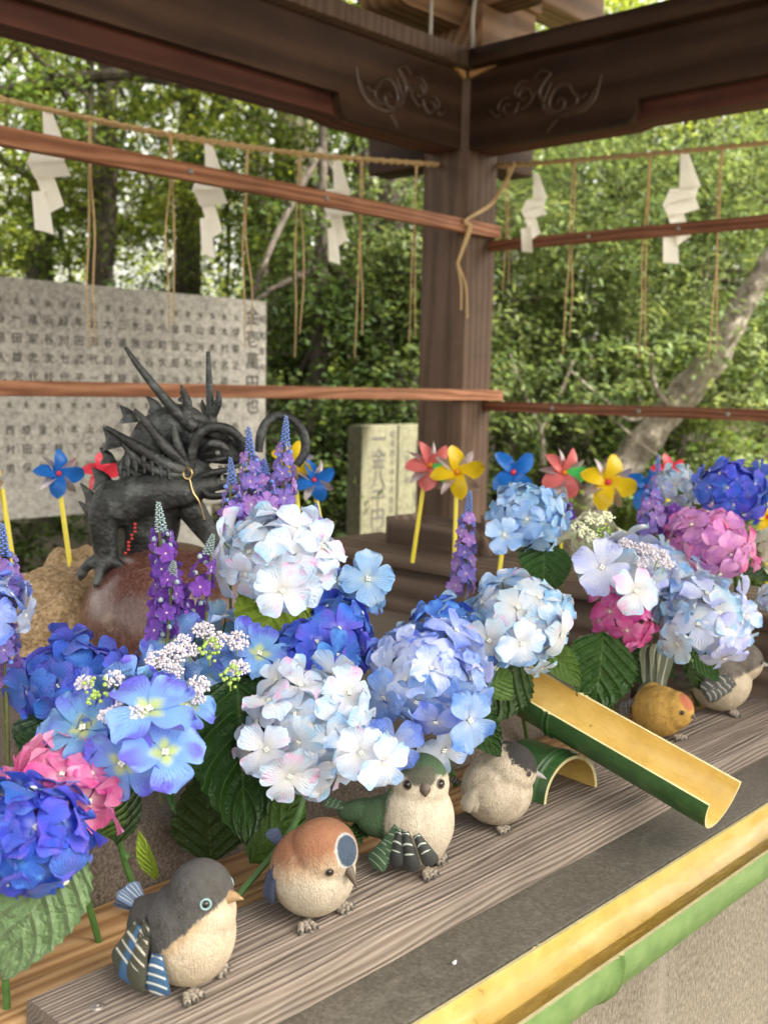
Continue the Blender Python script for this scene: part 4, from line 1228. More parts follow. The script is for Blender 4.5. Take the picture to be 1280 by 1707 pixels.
put_leaf(h, (1.306,0.893,1.180), (1.256,0.848,1.122), V((-0.55, -0.65, 0.5)), 'dark', 1, 1.25, 'round dark green leaf')
# ---- right group
h = hydrangea('cream hydrangea with lime buds, left in the right hand group', (1.491,0.927,1.160), 0.0595, (1.593,0.980,0.930), [PM['cream']], 14, 0.5, seed=22, leaves=0, lace=0.72)
for p, s, k in (((1.394,0.889,1.195), 1.1, 'cream'), ((1.419,0.879,1.206), 1.2, 'cream'), ((1.441,0.871,1.210), 1.0, 'cream'), ((1.394,0.873,1.185), 1.2, 'cream'), ((1.419,0.862,1.189), 1.0, 'bud')): beads(h, p, k, s)
h = hydrangea('pale lilac lacecap with broad petals and silvery beads, centre of the right group', (1.425,0.816,1.133), 0.0786, (1.597,0.916,0.900), [PM['lilac'], PM['wblue']], 16, 0.5, seed=23, leaves=0, lace=0.80, meshes=FLAT)
lone(h, (1.310,0.796,1.156), 0.0419, (-.7, -.62, .3), PM['lilac'], k=1, spin=.4)
lone(h, (1.322,0.749,1.128), 0.0381, (-.5, -.78, .25), PM['white'], k=2, spin=.2)
for p, s in (((1.389,0.803,1.177), 1.2), ((1.398,0.778,1.173), 1.2), ((1.401,0.758,1.167), 1.2), ((1.399,0.745,1.158), .9), ((1.374,0.771,1.159), 1.0)): beads(h, p, 'white', s)
h = hydrangea('small hot pink hydrangea low in the right group above the dark leaf', (1.377,0.799,1.074), 0.0575, (1.592,0.933,0.845), [PM['hot']], 16, 0.46, seed=24, leaves=0, face=(-.5, -.7, .3))
put_leaf(h, (1.322,0.796,1.064), (1.259,0.759,0.963), V((-0.58, -0.78, 0.2)), 'dark', 0, 1.35, 'broad dark green leaf with pale ribs')
put_leaf(h, (1.512,0.877,0.998), (1.544,0.832,0.938), V((-0.5, -0.6, 0.5)), 'dark', 1)
h = hydrangea('pale blue white hydrangea right above the yellow bird', (1.476,0.721,1.073), 0.0900, (1.769,0.863,0.845), [PM['wblue'], PM['lilac'], PM['skyp']], 28, 0.44, seed=25, leaves=0, mixw=[5, 2, 1])
put_leaf(h, (1.587,0.795,0.991), (1.601,0.744,0.955), V((-0.5, -0.6, 0.5)), 'dark', 1)
put_leaf(h, (1.616,0.820,0.977), (1.635,0.789,0.919), V((-0.5, -0.7, 0.5)), 'deep', 0)
h = hydrangea('orchid pink hydrangea high in the right group', (1.621,0.786,1.161), 0.0806, (1.746,0.839,0.930), [PM['orchid'], PM['pink']], 26, 0.46, seed=26, leaves=1, mixw=[3, 2])
h = hydrangea('small white blue hydrangea at the back left of the violet blue one', (1.756,0.919,1.233), 0.0508, (1.922,0.989,0.930), [PM['wblue'], PM['lilac']], 14, 0.5, seed=27, leaves=0)
h = hydrangea('vivid violet blue hydrangea at the top of the right group', (1.707,0.796,1.242), 0.0755, (2.007,0.912,0.930), [PM['indigo'], PM['deep']], 26, 0.44, seed=28, leaves=1, mixw=[5, 2])
h = hydrangea('cream hydrangea cut off by the right edge under the violet blue one', (1.748,0.736,1.145), 0.0516, (1.966,0.816,0.930), [PM['cream']], 16, 0.48, seed=29, leaves=0)
h = hydrangea('white and pale violet hydrangea cut off by the right edge, above the grey bird', (1.700,0.701,1.069), 0.0444, (1.985,0.819,0.845), [PM['lilac'], PM['white']], 14, 0.5, seed=30, leaves=1)
h = hydrangea('lilac blue hydrangea floret spray cut off by the left edge', (0.565,1.097,1.155), 0.0508, (0.579,1.117,0.930), [PM['peri'], PM['lilac']], 12, 0.6, seed=31, leaves=0, meshes=FLAT)
h = hydrangea('pale sky blue hydrangea between the lilac lacecap and the orchid pink one', (1.563,0.810,1.109), 0.0683, (1.626,0.844,0.930), [PM['skyp'], PM['wblue']], 18, 0.48, seed=33, leaves=0)

# ---- flower spikes
def bud_tip_mesh(seed, mat, n=54):
    rr = random.Random(seed)
    bm = bmesh.new()
    tube(bm, [(0, 0, -0.02), (0, 0, 0.97)], 0.012, 5)
    for i in range(n):
        t = (i + 0.5) / n
        a = i * 2.4
        r = 0.085 * (1 - t) ** 0.6 + 0.018
        ball(bm, (r * math.cos(a), r * math.sin(a), t), (0.042 * (1.15 - t * .6), 0.042 * (1.15 - t * .6), 0.034), 1)
    return mesh_of(bm, 'bud_tip', [mat])
TIPS = {'blue': [bud_tip_mesh(1, MAT['bud_blue']), bud_tip_mesh(2, MAT['bud_blue'])], 'pale': [bud_tip_mesh(3, MAT['bud_pale'])]}
def spike(label, tip, foot, mats, r=0.014, tipf=0.3, n=16, seed=1, tipkind='blue', base=None, density=1.0, mixw=None):
    """a delphinium spray: bell florets round the stem, tight buds at the tip"""
    rr = random.Random(seed)
    tip, foot = V(tip), V(foot)
    base = V(base) if base else V((foot.x, foot.y, 0.93))
    root = thing('delphinium_spike', label, 'flower spike', base, 0, 'cloth delphinium spikes among the hydrangeas')
    stem_to(root, tip, base, 0.002, 'dry_stem', 0.004, seed=seed)
    ax = (tip - foot)
    L = ax.length
    B = basis(ax.orthogonal(), ax)
    s0 = foot + ax * (1 - tipf)
    o = link('bud_tip', TIPS[tipkind][seed % len(TIPS[tipkind])], root)
    m = B.to_4x4(); m.translation = s0 - V(root.location)
    o.matrix_basis = m @ Matrix.Diagonal((r * 3.4, r * 3.4, L * tipf, 1))
    for i in range(n):
        t = (i + 0.3) / n * (1 - tipf) 
        a = i * 2.4 + rr.uniform(-.3, .3)
        d = B @ V((math.cos(a), math.sin(a), 0.25))
        k = 1.15 - 0.5 * t / (1 - tipf)
        p = foot + ax * t + d * r * 0.75 * k
        o = link('floret', STAR[rr.randrange(3)], root, mat=rr.choices(mats, mixw)[0])
        m = (Matrix.Rotation(rr.uniform(0, 6), 3, d.normalized()) @ basis(d.orthogonal(), d)).to_4x4()
        m.translation = p - V(root.location)
        sc = r * rr.uniform(0.78, 1.0) * k
        o.matrix_basis = m @ Matrix.Diagonal((sc, sc, sc, 1))
    bm = bmesh.new()
    for i in range(int(n * 1.3)):
        t = (i + .5) / (n * 1.3) * (1 - tipf)
        d = B @ V((math.cos(i * 2.1), math.sin(i * 2.1), 0.5))
        ball(bm, foot + ax * t + d * r * 0.55 - V(root.location), r * 0.22, 1)
    obj('bud', bm, MAT['bud_' + ('blue' if tipkind == 'blue' else 'pale')], root)
    return root
mv, pu, lv = [PM['mauve'], PM['lav']], [PM['purple']], [PM['lav'], PM['mauve']]
spike('tallest pink lilac flower spike, its tip inside the dragon whisker ring', (0.917,1.018,1.362), (0.904,1.010,1.230), mv, .0155, .3, 15, 1)
spike('pink lilac flower spike second from the left beside the dragon snout', (0.871,1.036,1.348), (0.868,1.019,1.225), mv, .0155, .3, 15, 2, mixw=[3, 1])
spike('short pink lilac flower spike nearest the dragon mouth', (0.847,1.041,1.311), (0.844,1.028,1.214), mv, .015, .34, 9, 3)
spike('pink lilac flower spike low between the two tall ones', (0.888,1.026,1.309), (0.874,0.998,1.226), mv, .015, .25, 11, 4)
spike('thin pink lilac flower spike right of the white hydrangea top', (0.935,0.981,1.255), (0.933,0.975,1.209), mv, .012, .42, 5, 5)
spike('dark purple flower spike before the red stone ball', (0.718,1.009,1.267), (0.719,0.987,1.138), pu, .0165, .26, 17, 6, 'pale')
spike('shorter dark purple flower spike right of the tall purple one', (0.764,0.969,1.231), (0.740,0.979,1.136), pu, .0155, .25, 9, 7, 'pale')
spike('dark purple flower spike low at the foot of the red ball', (0.714,0.974,1.205), (0.698,0.977,1.116), pu, .015, .2, 10, 14, 'pale')
spike('blue lilac flower spike at the left edge', (0.588,1.117,1.242), (0.584,1.105,1.152), lv, .017, .4, 12, 8)
spike('second blue lilac flower spike cut by the left edge, lower down', (0.568,1.102,1.207), (0.570,1.079,1.078), lv, .016, .3, 14, 15)
spike('lavender flower spike standing alone before the dark post', (1.216,0.959,1.256), (1.198,0.954,1.110), lv, .0155, .25, 18, 9)
spike('dim violet flower spike behind the round sky blue hydrangea', (1.560,1.028,1.238), (1.559,1.017,1.164), pu, .016, .4, 9, 10, 'pale')
spike('violet flower spike right of the yellow pinwheel', (1.599,0.886,1.258), (1.593,0.878,1.171), lv, .019, .2, 14, 11)
spike('tall thin violet flower spike at the back before the leaning tree', (1.808,0.991,1.288), (1.804,0.982,1.208), lv, .015, .5, 8, 12)
spike('dark violet flower spike under the small white blue hydrangea', (1.642,0.863,1.220), (1.629,0.868,1.169), pu, .017, .2, 10, 13)

# ================================================================== PAINTED RESIN BIRDS
from mathutils import noise as mnoise
def feather_mesh(name, nx=12, ny=8, taper=0.75, h=0.16):
    """one moulded wing feather: root at the origin, length 1 along +X, domed to +Z"""
    bm = bmesh.new()
    uvl = bm.loops.layers.uv.new('UVMap')
    grid = []
    for i in range(nx + 1):
        s = i / nx
        w = 0.5 * (0.35 + taper * s) * (1 - max(0, (s - 0.72) / 0.28) ** 2.4) ** 0.5 + 0.01
        row = []
        for j in range(ny + 1):
            t = j / ny * 2 - 1
            z = h * (1 - t * t) * (0.55 + 0.45 * math.sin(PI * min(1, s * 1.1))) * (1 if s < .99 else .2) + 0.012 * math.sin(s * 60)
            row.append((bm.verts.new((s, t * w, z - 0.05)), (t * .5 + .5, s)))
        grid.append(row)
    for i in range(nx):
        for j in range(ny):
            q = (grid[i][j], grid[i + 1][j], grid[i + 1][j + 1], grid[i][j + 1])
            f = bm.faces.new([v for v, _ in q])
            for lp, (_, uv) in zip(f.loops, q): lp[uvl].uv = uv
    return mesh_of(bm, name, [MAT['stem']])
FEA = feather_mesh('feather')
def feather_mat(name, a, b, bar, nbar=4.0, v0=0.08, v1=0.75, split=None, width=0.3, along=False):
    m, t, p, o = nt(name)
    tc = t.nodes.new('ShaderNodeTexCoord')
    sp = t.nodes.new('ShaderNodeSeparateXYZ')
    t.links.new(tc.outputs['UV'], sp.inputs[0])
    u, v = sp.outputs[0], sp.outputs[1]
    n = noise(t, coords(t), 260, 3)
    base = mix(t, n, a, b)
    if split:
        base = mix(t, ramp(t, u, [(0.45, 0.0), (0.6, 1.0)]), base, split)
    au = math_(t, 'ABSOLUTE', math_(t, 'SUBTRACT', u, 0.5))
    w = u if along else math_(t, 'ADD', v, math_(t, 'MULTIPLY', math_(t, 'MULTIPLY', au, au), -0.35))
    w = math_(t, 'ADD', w, math_(t, 'MULTIPLY', math_(t, 'SUBTRACT', n, 0.5), 0.05))
    fr = math_(t, 'FRACT', math_(t, 'MULTIPLY', w, nbar))
    k = ramp(t, fr, [(0.0, 1.0), (width * .75, 1.0), (width, 0.0)])
    lim = math_(t, 'MULTIPLY', math_(t, 'GREATER_THAN', v, v0), math_(t, 'LESS_THAN', v, v1))
    side = math_(t, 'LESS_THAN', au, 0.42)
    k = math_(t, 'MULTIPLY', k, math_(t, 'MULTIPLY', lim, side))
    t.links.new(mix(t, k, base, bar), p.inputs['Base Color'])
    p.inputs['Roughness'].default_value = 0.6
    bump(t, p, math_(t, 'ADD', math_(t, 'SINE', math_(t, 'MULTIPLY', v, 130)), math_(t, 'MULTIPLY', n, 2.0)), 0.35, 0.001)
    return m
FM = dict(
    blue=feather_mat('blue_white_barred_feather', (0.03, 0.042, 0.03), (0.07, 0.08, 0.055), (0.66, 0.66, 0.58), 5.2, .05, .70, (0.045, 0.14, 0.30), .26),
    blue2=feather_mat('deep_blue_barred_feather', (0.045, 0.14, 0.30), (0.03, 0.08, 0.14), (0.68, 0.70, 0.66), 4.6, .05, .98, None, .30),
    olive=feather_mat('olive_barred_feather', (0.04, 0.045, 0.03), (0.09, 0.09, 0.06), (0.66, 0.64, 0.54), 5.4, .05, .58, None, .28),
    green=feather_mat('green_pale_barred_feather', (0.05, 0.11, 0.055), (0.09, 0.17, 0.09), (0.34, 0.44, 0.32), 5.0, .02, .98, None, .18),
    black=feather_mat('black_white_barred_feather', (0.018, 0.022, 0.022), (0.05, 0.055, 0.05), (0.52, 0.60, 0.52), 4.0, .03, .55, None, .2),
    grey=feather_mat('grey_white_barred_feather', (0.05, 0.055, 0.05), (0.10, 0.105, 0.10), (0.42, 0.41, 0.37), 5.0, .05, .95, None, .25),
    navy=feather_mat('navy_feather', (0.03, 0.045, 0.10), (0.06, 0.085, 0.16), (0.09, 0.12, 0.2), 6.0, .05, .9, None, .2),
    cream=feather_mat('cream_feather', (0.46, 0.40, 0.31), (0.54, 0.48, 0.38), (0.40, 0.34, 0.26), 6.0, .05, .9, None, .12),
    tailstripe=feather_mat('striped_tail_feather', (0.13, 0.15, 0.10), (0.22, 0.24, 0.17), (0.62, 0.62, 0.50), 3.0, .02, .98, None, .2, True),
    bluetail=feather_mat('blue_tail_feather', (0.07, 0.12, 0.22), (0.12, 0.18, 0.28), (0.55, 0.60, 0.62), 4.0, .25, .9, None, .2, True),
    maroon=feather_mat('maroon_feather', (0.13, 0.035, 0.03), (0.2, 0.06, 0.05), (0.28, 0.1, 0.08), 5.0, .05, .9, None, .2),
)
RESIN = vcol('painted_resin')
FOOT = plain('grey_brown_resin_foot', (0.27, 0.235, 0.19), 0.65, 0.35, 300, 0.4)
CLAW = plain('dark_claw', (0.05, 0.045, 0.04), 0.5, 0.2, 300, 0.1)
BEAKS = dict(horn=plain('ochre_horn_beak', (0.36, 0.24, 0.12), 0.45, 0.3, 200, 0.2), dark=plain('dark_brown_beak', (0.085, 0.06, 0.045), 0.45, 0.3, 200, 0.2),
             grey=plain('grey_beak', (0.26, 0.25, 0.23), 0.45, 0.2, 200, 0.2))
EYERING = plain('pale_blue_eye_ring', (0.28, 0.44, 0.46), 0.5, 0.1, 200, 0.0)
def sst(a, b, x):
    t = min(1, max(0, (x - a) / (b - a)))
    return t * t * (3 - 2 * t)
def cmix(a, b, t): return tuple(p + (q - p) * t for p, q in zip(a, b))
def bird(label, loc, heading, blobs, paint, feathers, beak, eyes, feet, tails=(), far=9, scale=1.0, ring=None, voxel=0.0016):
    root = thing('bird_figurine', label, 'bird figurine', loc, math.radians(heading), 'painted resin birds on the plank')
    u = 0.01 * scale
    bm = bmesh.new()
    for c, r, pitch in blobs:
        g = bmesh.ops.create_uvsphere(bm, u_segments=32, v_segments=20, radius=1, matrix=Matrix.Translation(V(c) * u) @ Matrix.Rotation(math.radians(-pitch), 4, 'Y') @ Matrix.Diagonal((*(V(r) * u), 1)))
    me = fused(bm, voxel, 16)
    ca = me.color_attributes.new('paint', 'FLOAT_COLOR', 'POINT')
    buf = []
    for v in me.vertices:
        p = v.co / u
        w = mnoise.noise(p * 1.1) * 0.5 + mnoise.noise(p * 3.1) * 0.35 + mnoise.noise(V((p.x * 7, p.y * 7, p.z * 2.5))) * 0.45
        buf.extend((*paint(p, v.normal, w), 1))
    ca.data.foreach_set('color', buf)
    me.materials.append(RESIN)
    link('body', me, root)
    bvh = BVHTree.FromPolygons([v.co for v in me.vertices], [p.vertices for p in me.polygons])
    def surf(x, z, side, yaw=0.0):
        hit = bvh.ray_cast(V((x * u, side * 0.3, z * u)), V((0, -side, 0)))
        if hit[0] is None:
            hit = bvh.find_nearest(V((x * u, side * 0.02, z * u)))
        return hit[0], hit[1]
    for side in (-1, 1):
        wing = None
        for k, (x, z, dx, dz, L, W, mat, off) in enumerate(feathers):
            if side > 0 and k > far: break
            if side > 0 and far < 3: L *= .8
            p, n = surf(x, z, side)
            m = basis(V((dx, 0, dz)), n).to_4x4()
            m.translation = p + n * off * u
            mm = m @ Matrix.Diagonal((L * u, W * u * (-side), L * u * 0.62, 1))
            if k == 0:
                wing = link('wing', FEA, root, mat=FM[mat]); wing.matrix_basis = mm
            else:
                f = link('feather', FEA, wing, mat=FM[mat])
                f.matrix_parent_inverse = wing.matrix_basis.inverted()
                f.matrix_basis = mm
    for (x, y, z, dx, dy, dz, L, W, mat) in tails:
        o = link('tail_feather', FEA, root, mat=FM[mat])
        m = basis(V((dx, dy, dz)), V((0, 0, 1)) if abs(dz) < .8 else V((-1, 0, 0))).to_4x4()
        m.translation = V((x, y, z)) * u
        o.matrix_basis = m @ Matrix.Diagonal((L * u, W * u, L * u * .5, 1))
    bx, by, bz, yaw, pit, L, r, bmat = beak
    d = V((math.cos(math.radians(yaw)) * math.cos(math.radians(pit)), math.sin(math.radians(yaw)) * math.cos(math.radians(pit)), math.sin(math.radians(pit))))
    bm = bmesh.new()
    b0 = V((bx, by, bz)) * u
    tube(bm, [b0 - d * 0.5 * u, b0, b0 + d * L * 0.5 * u, b0 + (d * L + V((0, 0, -0.12 * L))) * u], [r * u * 1.1, r * u, r * u * .62, r * u * .08], 12)
    obj('beak', bm, BEAKS[bmat], root, angle=60)
    for (ex, ey, ez, er) in eyes:
        hit = bvh.find_nearest(V((ex, ey, ez)) * u)
        bm = bmesh.new(); ball(bm, hit[0] - hit[1] * er * .25 * u, er * u, 3)
        e = obj('eye', bm, MAT['eye'], root)
        bm = bmesh.new()
        q = basis(hit[1].orthogonal(), hit[1])
        cc = hit[0] + hit[1] * er * .12 * u
        tube(bm, [cc + q @ V((math.cos(a), math.sin(a), 0)) * er * 1.22 * u for a in [i * 2 * PI / 20 for i in range(21)]], er * .26 * u, 6, cap=False)
        obj('eye_rim', bm, ring or BEAKS['dark'], e)
    for (fx, fy, fr) in feet:
        bm = bmesh.new()
        for k in (-1, 0, 1):
            dr = V((math.cos(k * .42 + fr), math.sin(k * .42 + fr), 0))
            s = V((fx, fy, 0)) + V((0, k * .35, 0))
            for j in range(3):
                ball(bm, (s + dr * (0.35 + j * .42) + V((0, 0, .42 - .08 * j))) * u, (.36 * u, .33 * u, .36 * u), 2)
        f = obj('foot', bm, FOOT, root)
        bm = bmesh.new()
        for k in (-1, 0, 1):
            dr = V((math.cos(k * .42 + fr), math.sin(k * .42 + fr), 0))
            s = V((fx, fy, 0)) + V((0, k * .35, 0)) + dr * 1.35
            tube(bm, [(s + V((0, 0, .36))) * u, (s + dr * .3 + V((0, 0, .26))) * u, (s + dr * .48 + V((0, 0, .06))) * u], [.17 * u, .13 * u, .03 * u], 6)
        obj('claw', bm, CLAW, f)
    return root
GREY, CREAM, OCHRE = (0.085, 0.083, 0.082), (0.60, 0.51, 0.385), (0.44, 0.29, 0.13)
def p1(p, n, w):
    k = p.z - (8.6 + 0.95 * (p.x - 3.9)) + w * .5
    c = cmix(CREAM, OCHRE, 0.6 * sst(-1.6, -.2, k) * (1 - sst(-.1, .2, k)) * sst(4.5, 2.0, p.x))
    return cmix(c, cmix(GREY, (0.065, 0.062, 0.052), sst(.1, .4, w)), sst(-.12, .22, k))
bird('grey backed bird with blue white barred wings and cream belly, nearest the camera', (0.556, 0.742, .8712), -66,
     [((.3, 0, 4.9), (4.3, 4.2, 4.75), 0), ((1.5, 0, 8.8), (2.95, 2.95, 3.0), 0), ((1.2, 0, 7.0), (3.5, 3.4, 3.4), 0), ((-2.6, 0, 4.9), (3.0, 3.1, 3.0), 0), ((-4.0, 0, 6.0), (1.6, 1.7, 1.3), -30)], p1,
     [(-2.0, 6.9, -.35, -1, 5.0, 4.2, 'olive', .15), (-2.9, 6.3, -.42, -1, 5.9, 4.2, 'blue', .28), (-1.5, 6.1, -.25, -1, 5.4, 3.5, 'olive', .62), (-.2, 5.0, -.02, -1, 3.9, 3.0, 'blue2', .5)],
     (4.3, 0, 8.9, -4, 10, 1.5, .62, 'horn'), [(3.3, -2.4, 9.1, .36), (3.3, 2.4, 9.1, .36)], [(1.2, -1.9, -.5), (1.4, 2.1, .4)],
     [(-4.6, -.5, 6.6, -1, -.2, .75, 2.3, 2.2, 'bluetail'), (-4.6, .5, 6.6, -1, .2, .75, 2.3, 2.2, 'bluetail'), (-4.8, 0, 6.0, -1, 0, .35, 2.4, 2.4, 'bluetail')], scale=.98, ring=EYERING)
RUST = (0.33, 0.155, 0.085)
def p2(p, n, w):
    k = p.z * .9 + p.x * -.25 + w * 1.0
    c = cmix((0.60, 0.53, 0.42), (0.50, 0.36, 0.24), sst(3.6, 5.4, k))
    c = cmix(c, RUST, sst(5.0, 6.8, k))
    d = (p - V((4.05, .1, 7.75)))
    r = d.length + w * .12
    c = cmix(c, (0.55, 0.55, 0.55), sst(1.78, 1.62, r))
    return cmix(c, (0.055, 0.085, 0.135), sst(1.58, 1.45, r))
bird('round rust capped bird with a blue spot on its forehead, head bowed', (0.722, 0.755, .8712), -84,
     [((0, 0, 4.6), (4.35, 4.35, 4.5), 0), ((1.4, 0, 7.0), (3.4, 3.5, 3.25), -20)], p2,
     [(-1.9, 5.9, -.25, -1, 3.8, 2.4, 'navy', -.05), (-2.6, 5.2, -.3, -1, 3.4, 2.0, 'navy', .0), (-1.5, 4.8, -.2, -1, 2.8, 1.8, 'navy', .1)],
     (4.75, 0, 5.75, -2, -52, 1.5, .5, 'dark'), [(3.9, -2.1, 6.35, .3), (3.9, 2.1, 6.35, .3)], [(1.0, -2.4, -.5), (1.2, 2.3, .4)],
     [(-3.9, 0, 5.6, -1, 0, .9, 2.6, 2.2, 'navy')], scale=1.0)
GRN = (0.085, 0.15, 0.075)
hy = math.radians(-72)
def p3(p, n, w):
    q = Matrix.Rotation(-hy, 3, 'Z') @ p
    c = (0.60, 0.53, 0.42)
    back = sst(-.6, -1.6, p.x * .82 - p.y * .45 + w * .7 + .10 * (p.z - 6))
    c = cmix(c, GRN, back)
    top = sst(9.9, 10.5, p.z + w * .5 + .28 * (-(q.x) + 1.2))
    c = cmix(c, GRN, top)
    mk = sst(9.5, 9.9, p.z + w * .15) * sst(1.5, 2.1, q.x) * sst(1.75, 1.25, abs(q.y) * (1 + max(0, 10.2 - p.z) * .9)) * sst(11.8, 11.2, p.z)
    return cmix(c, (0.115, 0.115, 0.085), mk)
bd = V((math.cos(hy), math.sin(hy), 0))
def hp(x, y, z): 
    q = Matrix.Rotation(hy, 3, 'Z') @ V((x, y, z)); return (q.x + .3, q.y, q.z)
b = hp(3.0, 0, 9.25)
bird('green bird with a cream front facing the camera, its tail pointing back left', (0.882, 0.757, .8712), -58,
     [((0, 0, 4.9), (4.0, 4.1, 4.85), 0), ((.3, 0, 8.9), (3.05, 3.15, 3.2), 0), ((-3.4, 0, 5.0), (3.1, 2.5, 2.2), 12), ((-6.0, 0, 5.4), (2.6, 1.5, 1.2), 12)], p3,
     [(-1.2, 5.6, -.35, -1, 4.2, 3.0, 'green', .15), (-1.9, 4.4, -.5, -1, 3.9, 2.6, 'green', .3), (-.4, 5.4, .2, -1, 4.4, 2.0, 'black', .45), (-1.0, 5.4, -.1, -1, 4.0, 1.9, 'black', .5), (.6, 5.2, .6, -1, 3.6, 1.9, 'black', .5)],
     (b[0], b[1], b[2], -72, -38, .62, .6, 'dark'), [(*hp(2.5, -1.75, 9.75), .36), (*hp(2.5, 1.75, 9.75), .36)], [(1.2, -2.0, -.7), (1.6, 1.6, -.3)],
     [(-7.2, -.4, 5.6, -1, -.08, .2, 2.8, 1.8, 'green'), (-7.2, .4, 5.6, -1, .08, .2, 2.8, 1.8, 'green')], scale=1.06, far=0)
def p4(p, n, w):
    c = cmix((0.56, 0.49, 0.385), (0.45, 0.38, 0.29), sst(-.2, .4, w))
    d = p - V((3.5, 0.0, 9.9))
    k = d.length + w * .9 + .12 * abs(math.sin(p.y * 7))
    return cmix(c, (0.032, 0.030, 0.028), sst(3.35, 2.95, k))
bird('plain cream bird with a dark grey cap, beside the bamboo arch', (1.040, 0.765, .8712), -62,
     [((0, 0, 4.5), (4.5, 4.5, 4.45), 0), ((1.5, 0, 7.3), (3.5, 3.5, 3.3), -20)], p4,
     [(-1.6, 6.2, -.45, -1, 3.6, 3.0, 'cream', -.05), (-2.0, 5.6, -.5, -1, 3.2, 2.2, 'cream', .05)],
     (4.85, 0, 6.9, 2, -14, 1.3, .5, 'grey'), [(4.0, -2.0, 7.6, .26), (4.0, 2.0, 7.6, .26)], [(.6, -1.9, -.5), (.8, 1.7, .3)],
     [(-3.9, 0, 4.6, -1, 0, .3, 2.2, 2.0, 'grey')], scale=.98)
def p5(p, n, w):
    c = cmix((0.54, 0.33, 0.08), (0.40, 0.22, 0.05), sst(-.1, .5, w))
    c = cmix(c, (0.16, 0.19, 0.12), sst(-1.7, -2.8, p.x + w * .8 - .25 * max(0, 4 - p.z)))
    r = (p - V((3.5, 2.1, 6.0))).length + w * .35
    return cmix(c, (0.46, 0.15, 0.075), sst(1.6, 1.3, r))
hy5 = math.radians(34)
def h5(x, y, z):
    q = Matrix.Rotation(hy5, 3, 'Z') @ V((x, y, z)); return (q.x + .2, q.y, q.z)
b5 = h5(4.75, 0, 4.3)
bird('yellow bird with an orange forehead spot and raised striped tail', (1.497, 0.797, .8712), -118,
     [((0, 0, 3.9), (4.3, 4.2, 3.85), 0), (h5(2.2, 0, 4.5), (2.95, 3.0, 2.95), 0), ((-2.4, 0, 5.6), (2.0, 2.2, 2.2), 0)], p5,
     [(-1.2, 5.6, -.8, -.6, 4.4, 2.6, 'grey', .1), (-2.0, 4.8, -.9, -.5, 3.6, 2.2, 'grey', .3), (-1.0, 4.2, -.8, -.6, 3.4, 2.0, 'grey', .4)],
     (b5[0], b5[1], b5[2], 34, -24, 1.2, .42, 'dark'), [(*h5(4.0, -1.75, 4.9), .26), (*h5(4.0, 1.75, 4.9), .26)], [(1.6, -1.9, -.4), (1.8, 1.9, .4)],
     [(-2.7, -.4, 6.0, -.2, .10, 1, 7.4, 3.6, 'tailstripe'), (-2.7, 1.8, 6.0, -.2, .26, 1, 7.4, 3.6, 'tailstripe'), (-2.55, .7, 6.0, -.18, .18, 1, 7.8, 3.6, 'tailstripe')], scale=1.02)
def p6(p, n, w):
    k = p.z - (6.4 + .42 * (p.x - 2.5)) + w * .5
    return cmix((0.56, 0.48, 0.36), cmix((0.17, 0.145, 0.125), (0.12, 0.11, 0.10), sst(-.2, .4, w)), sst(-.25, .25, k))
B6 = [((0, 0, 4.7), (4.4, 4.1, 4.5), 18), ((2.9, 0, 7.5), (3.0, 2.9, 2.9), 0), ((-3.9, 0, 4.6), (3.0, 1.9, 1.5), 12)]
W6 = [(.2, 6.4, -.75, -.65, 4.6, 3.2, 'grey', .15), (.9, 5.4, -.8, -.5, 4.4, 2.3, 'grey', .35), (.4, 4.6, -.85, -.35, 3.8, 2.1, 'grey', .4)]
bird('grey brown bird with a barred wing walking toward the right edge', (1.690, 0.790, .8712), -50, B6, p6, W6,
     (5.7, 0, 7.2, 0, -8, 1.3, .5, 'grey'), [(5.0, -1.7, 7.9, .26), (5.0, 1.7, 7.9, .26)], [(1.0, -1.5, -.3), (1.2, 1.5, .3)],
     [(-5.9, -.3, 5.0, -1, -.05, .18, 2.6, 1.6, 'grey'), (-5.9, .3, 5.0, -1, .05, .18, 2.6, 1.6, 'grey')], scale=1.16)
def p7(p, n, w): return cmix((0.17, 0.055, 0.045), (0.10, 0.05, 0.045), sst(-.2, .4, w))
bird('dark red bird cut off by the right edge, behind the grey brown one', (1.868, 0.835, .8712), -52, B6, p7,
     [(.2, 6.4, -.75, -.65, 4.6, 3.2, 'maroon', .15), (.9, 5.4, -.8, -.5, 4.4, 2.3, 'maroon', .35)],
     (5.7, 0, 7.2, 0, -8, 1.3, .5, 'grey'), [(5.0, -1.7, 7.9, .26), (5.0, 1.7, 7.9, .26)], [(1.0, -1.5, -.3), (1.2, 1.5, .3)],
     [(-5.9, 0, 5.0, -1, 0, .18, 2.6, 2.0, 'maroon')], scale=1.1)

# ================================================================== STONES AND THE BRONZE DRAGON
def boulder(name, label, c, r, mat, seed, rough=0.06, sub=5, cat='boulder', freq=1.0):
    bm = bmesh.new()
    bmesh.ops.create_icosphere(bm, subdivisions=sub, radius=1)
    for v in bm.verts:
        d = 1 + rough * mnoise.noise(v.co * 1.6 * freq + V((seed, 0, 0))) + rough * .4 * mnoise.noise(v.co * 5 * freq + V((seed, 3, 0)))
        v.co = V((v.co.x * r[0], v.co.y * r[1], v.co.z * r[2])) * d
    o = obj(name, bm, mat, None, angle=180)
    o.location = c
    return tag(o, label, cat)
boulder('red_boulder', 'smooth polished red stone ball under the dragon', (1.042, 1.430, 1.015), (0.142, 0.142, 0.128), MAT['red_stone'], 3, 0.02)
boulder('tan_boulder', 'rough tan boulder left of the red stone ball', (0.955, 1.64, 0.965), (0.115, 0.12, 0.115), MAT['tan_stone'], 8, 0.22)
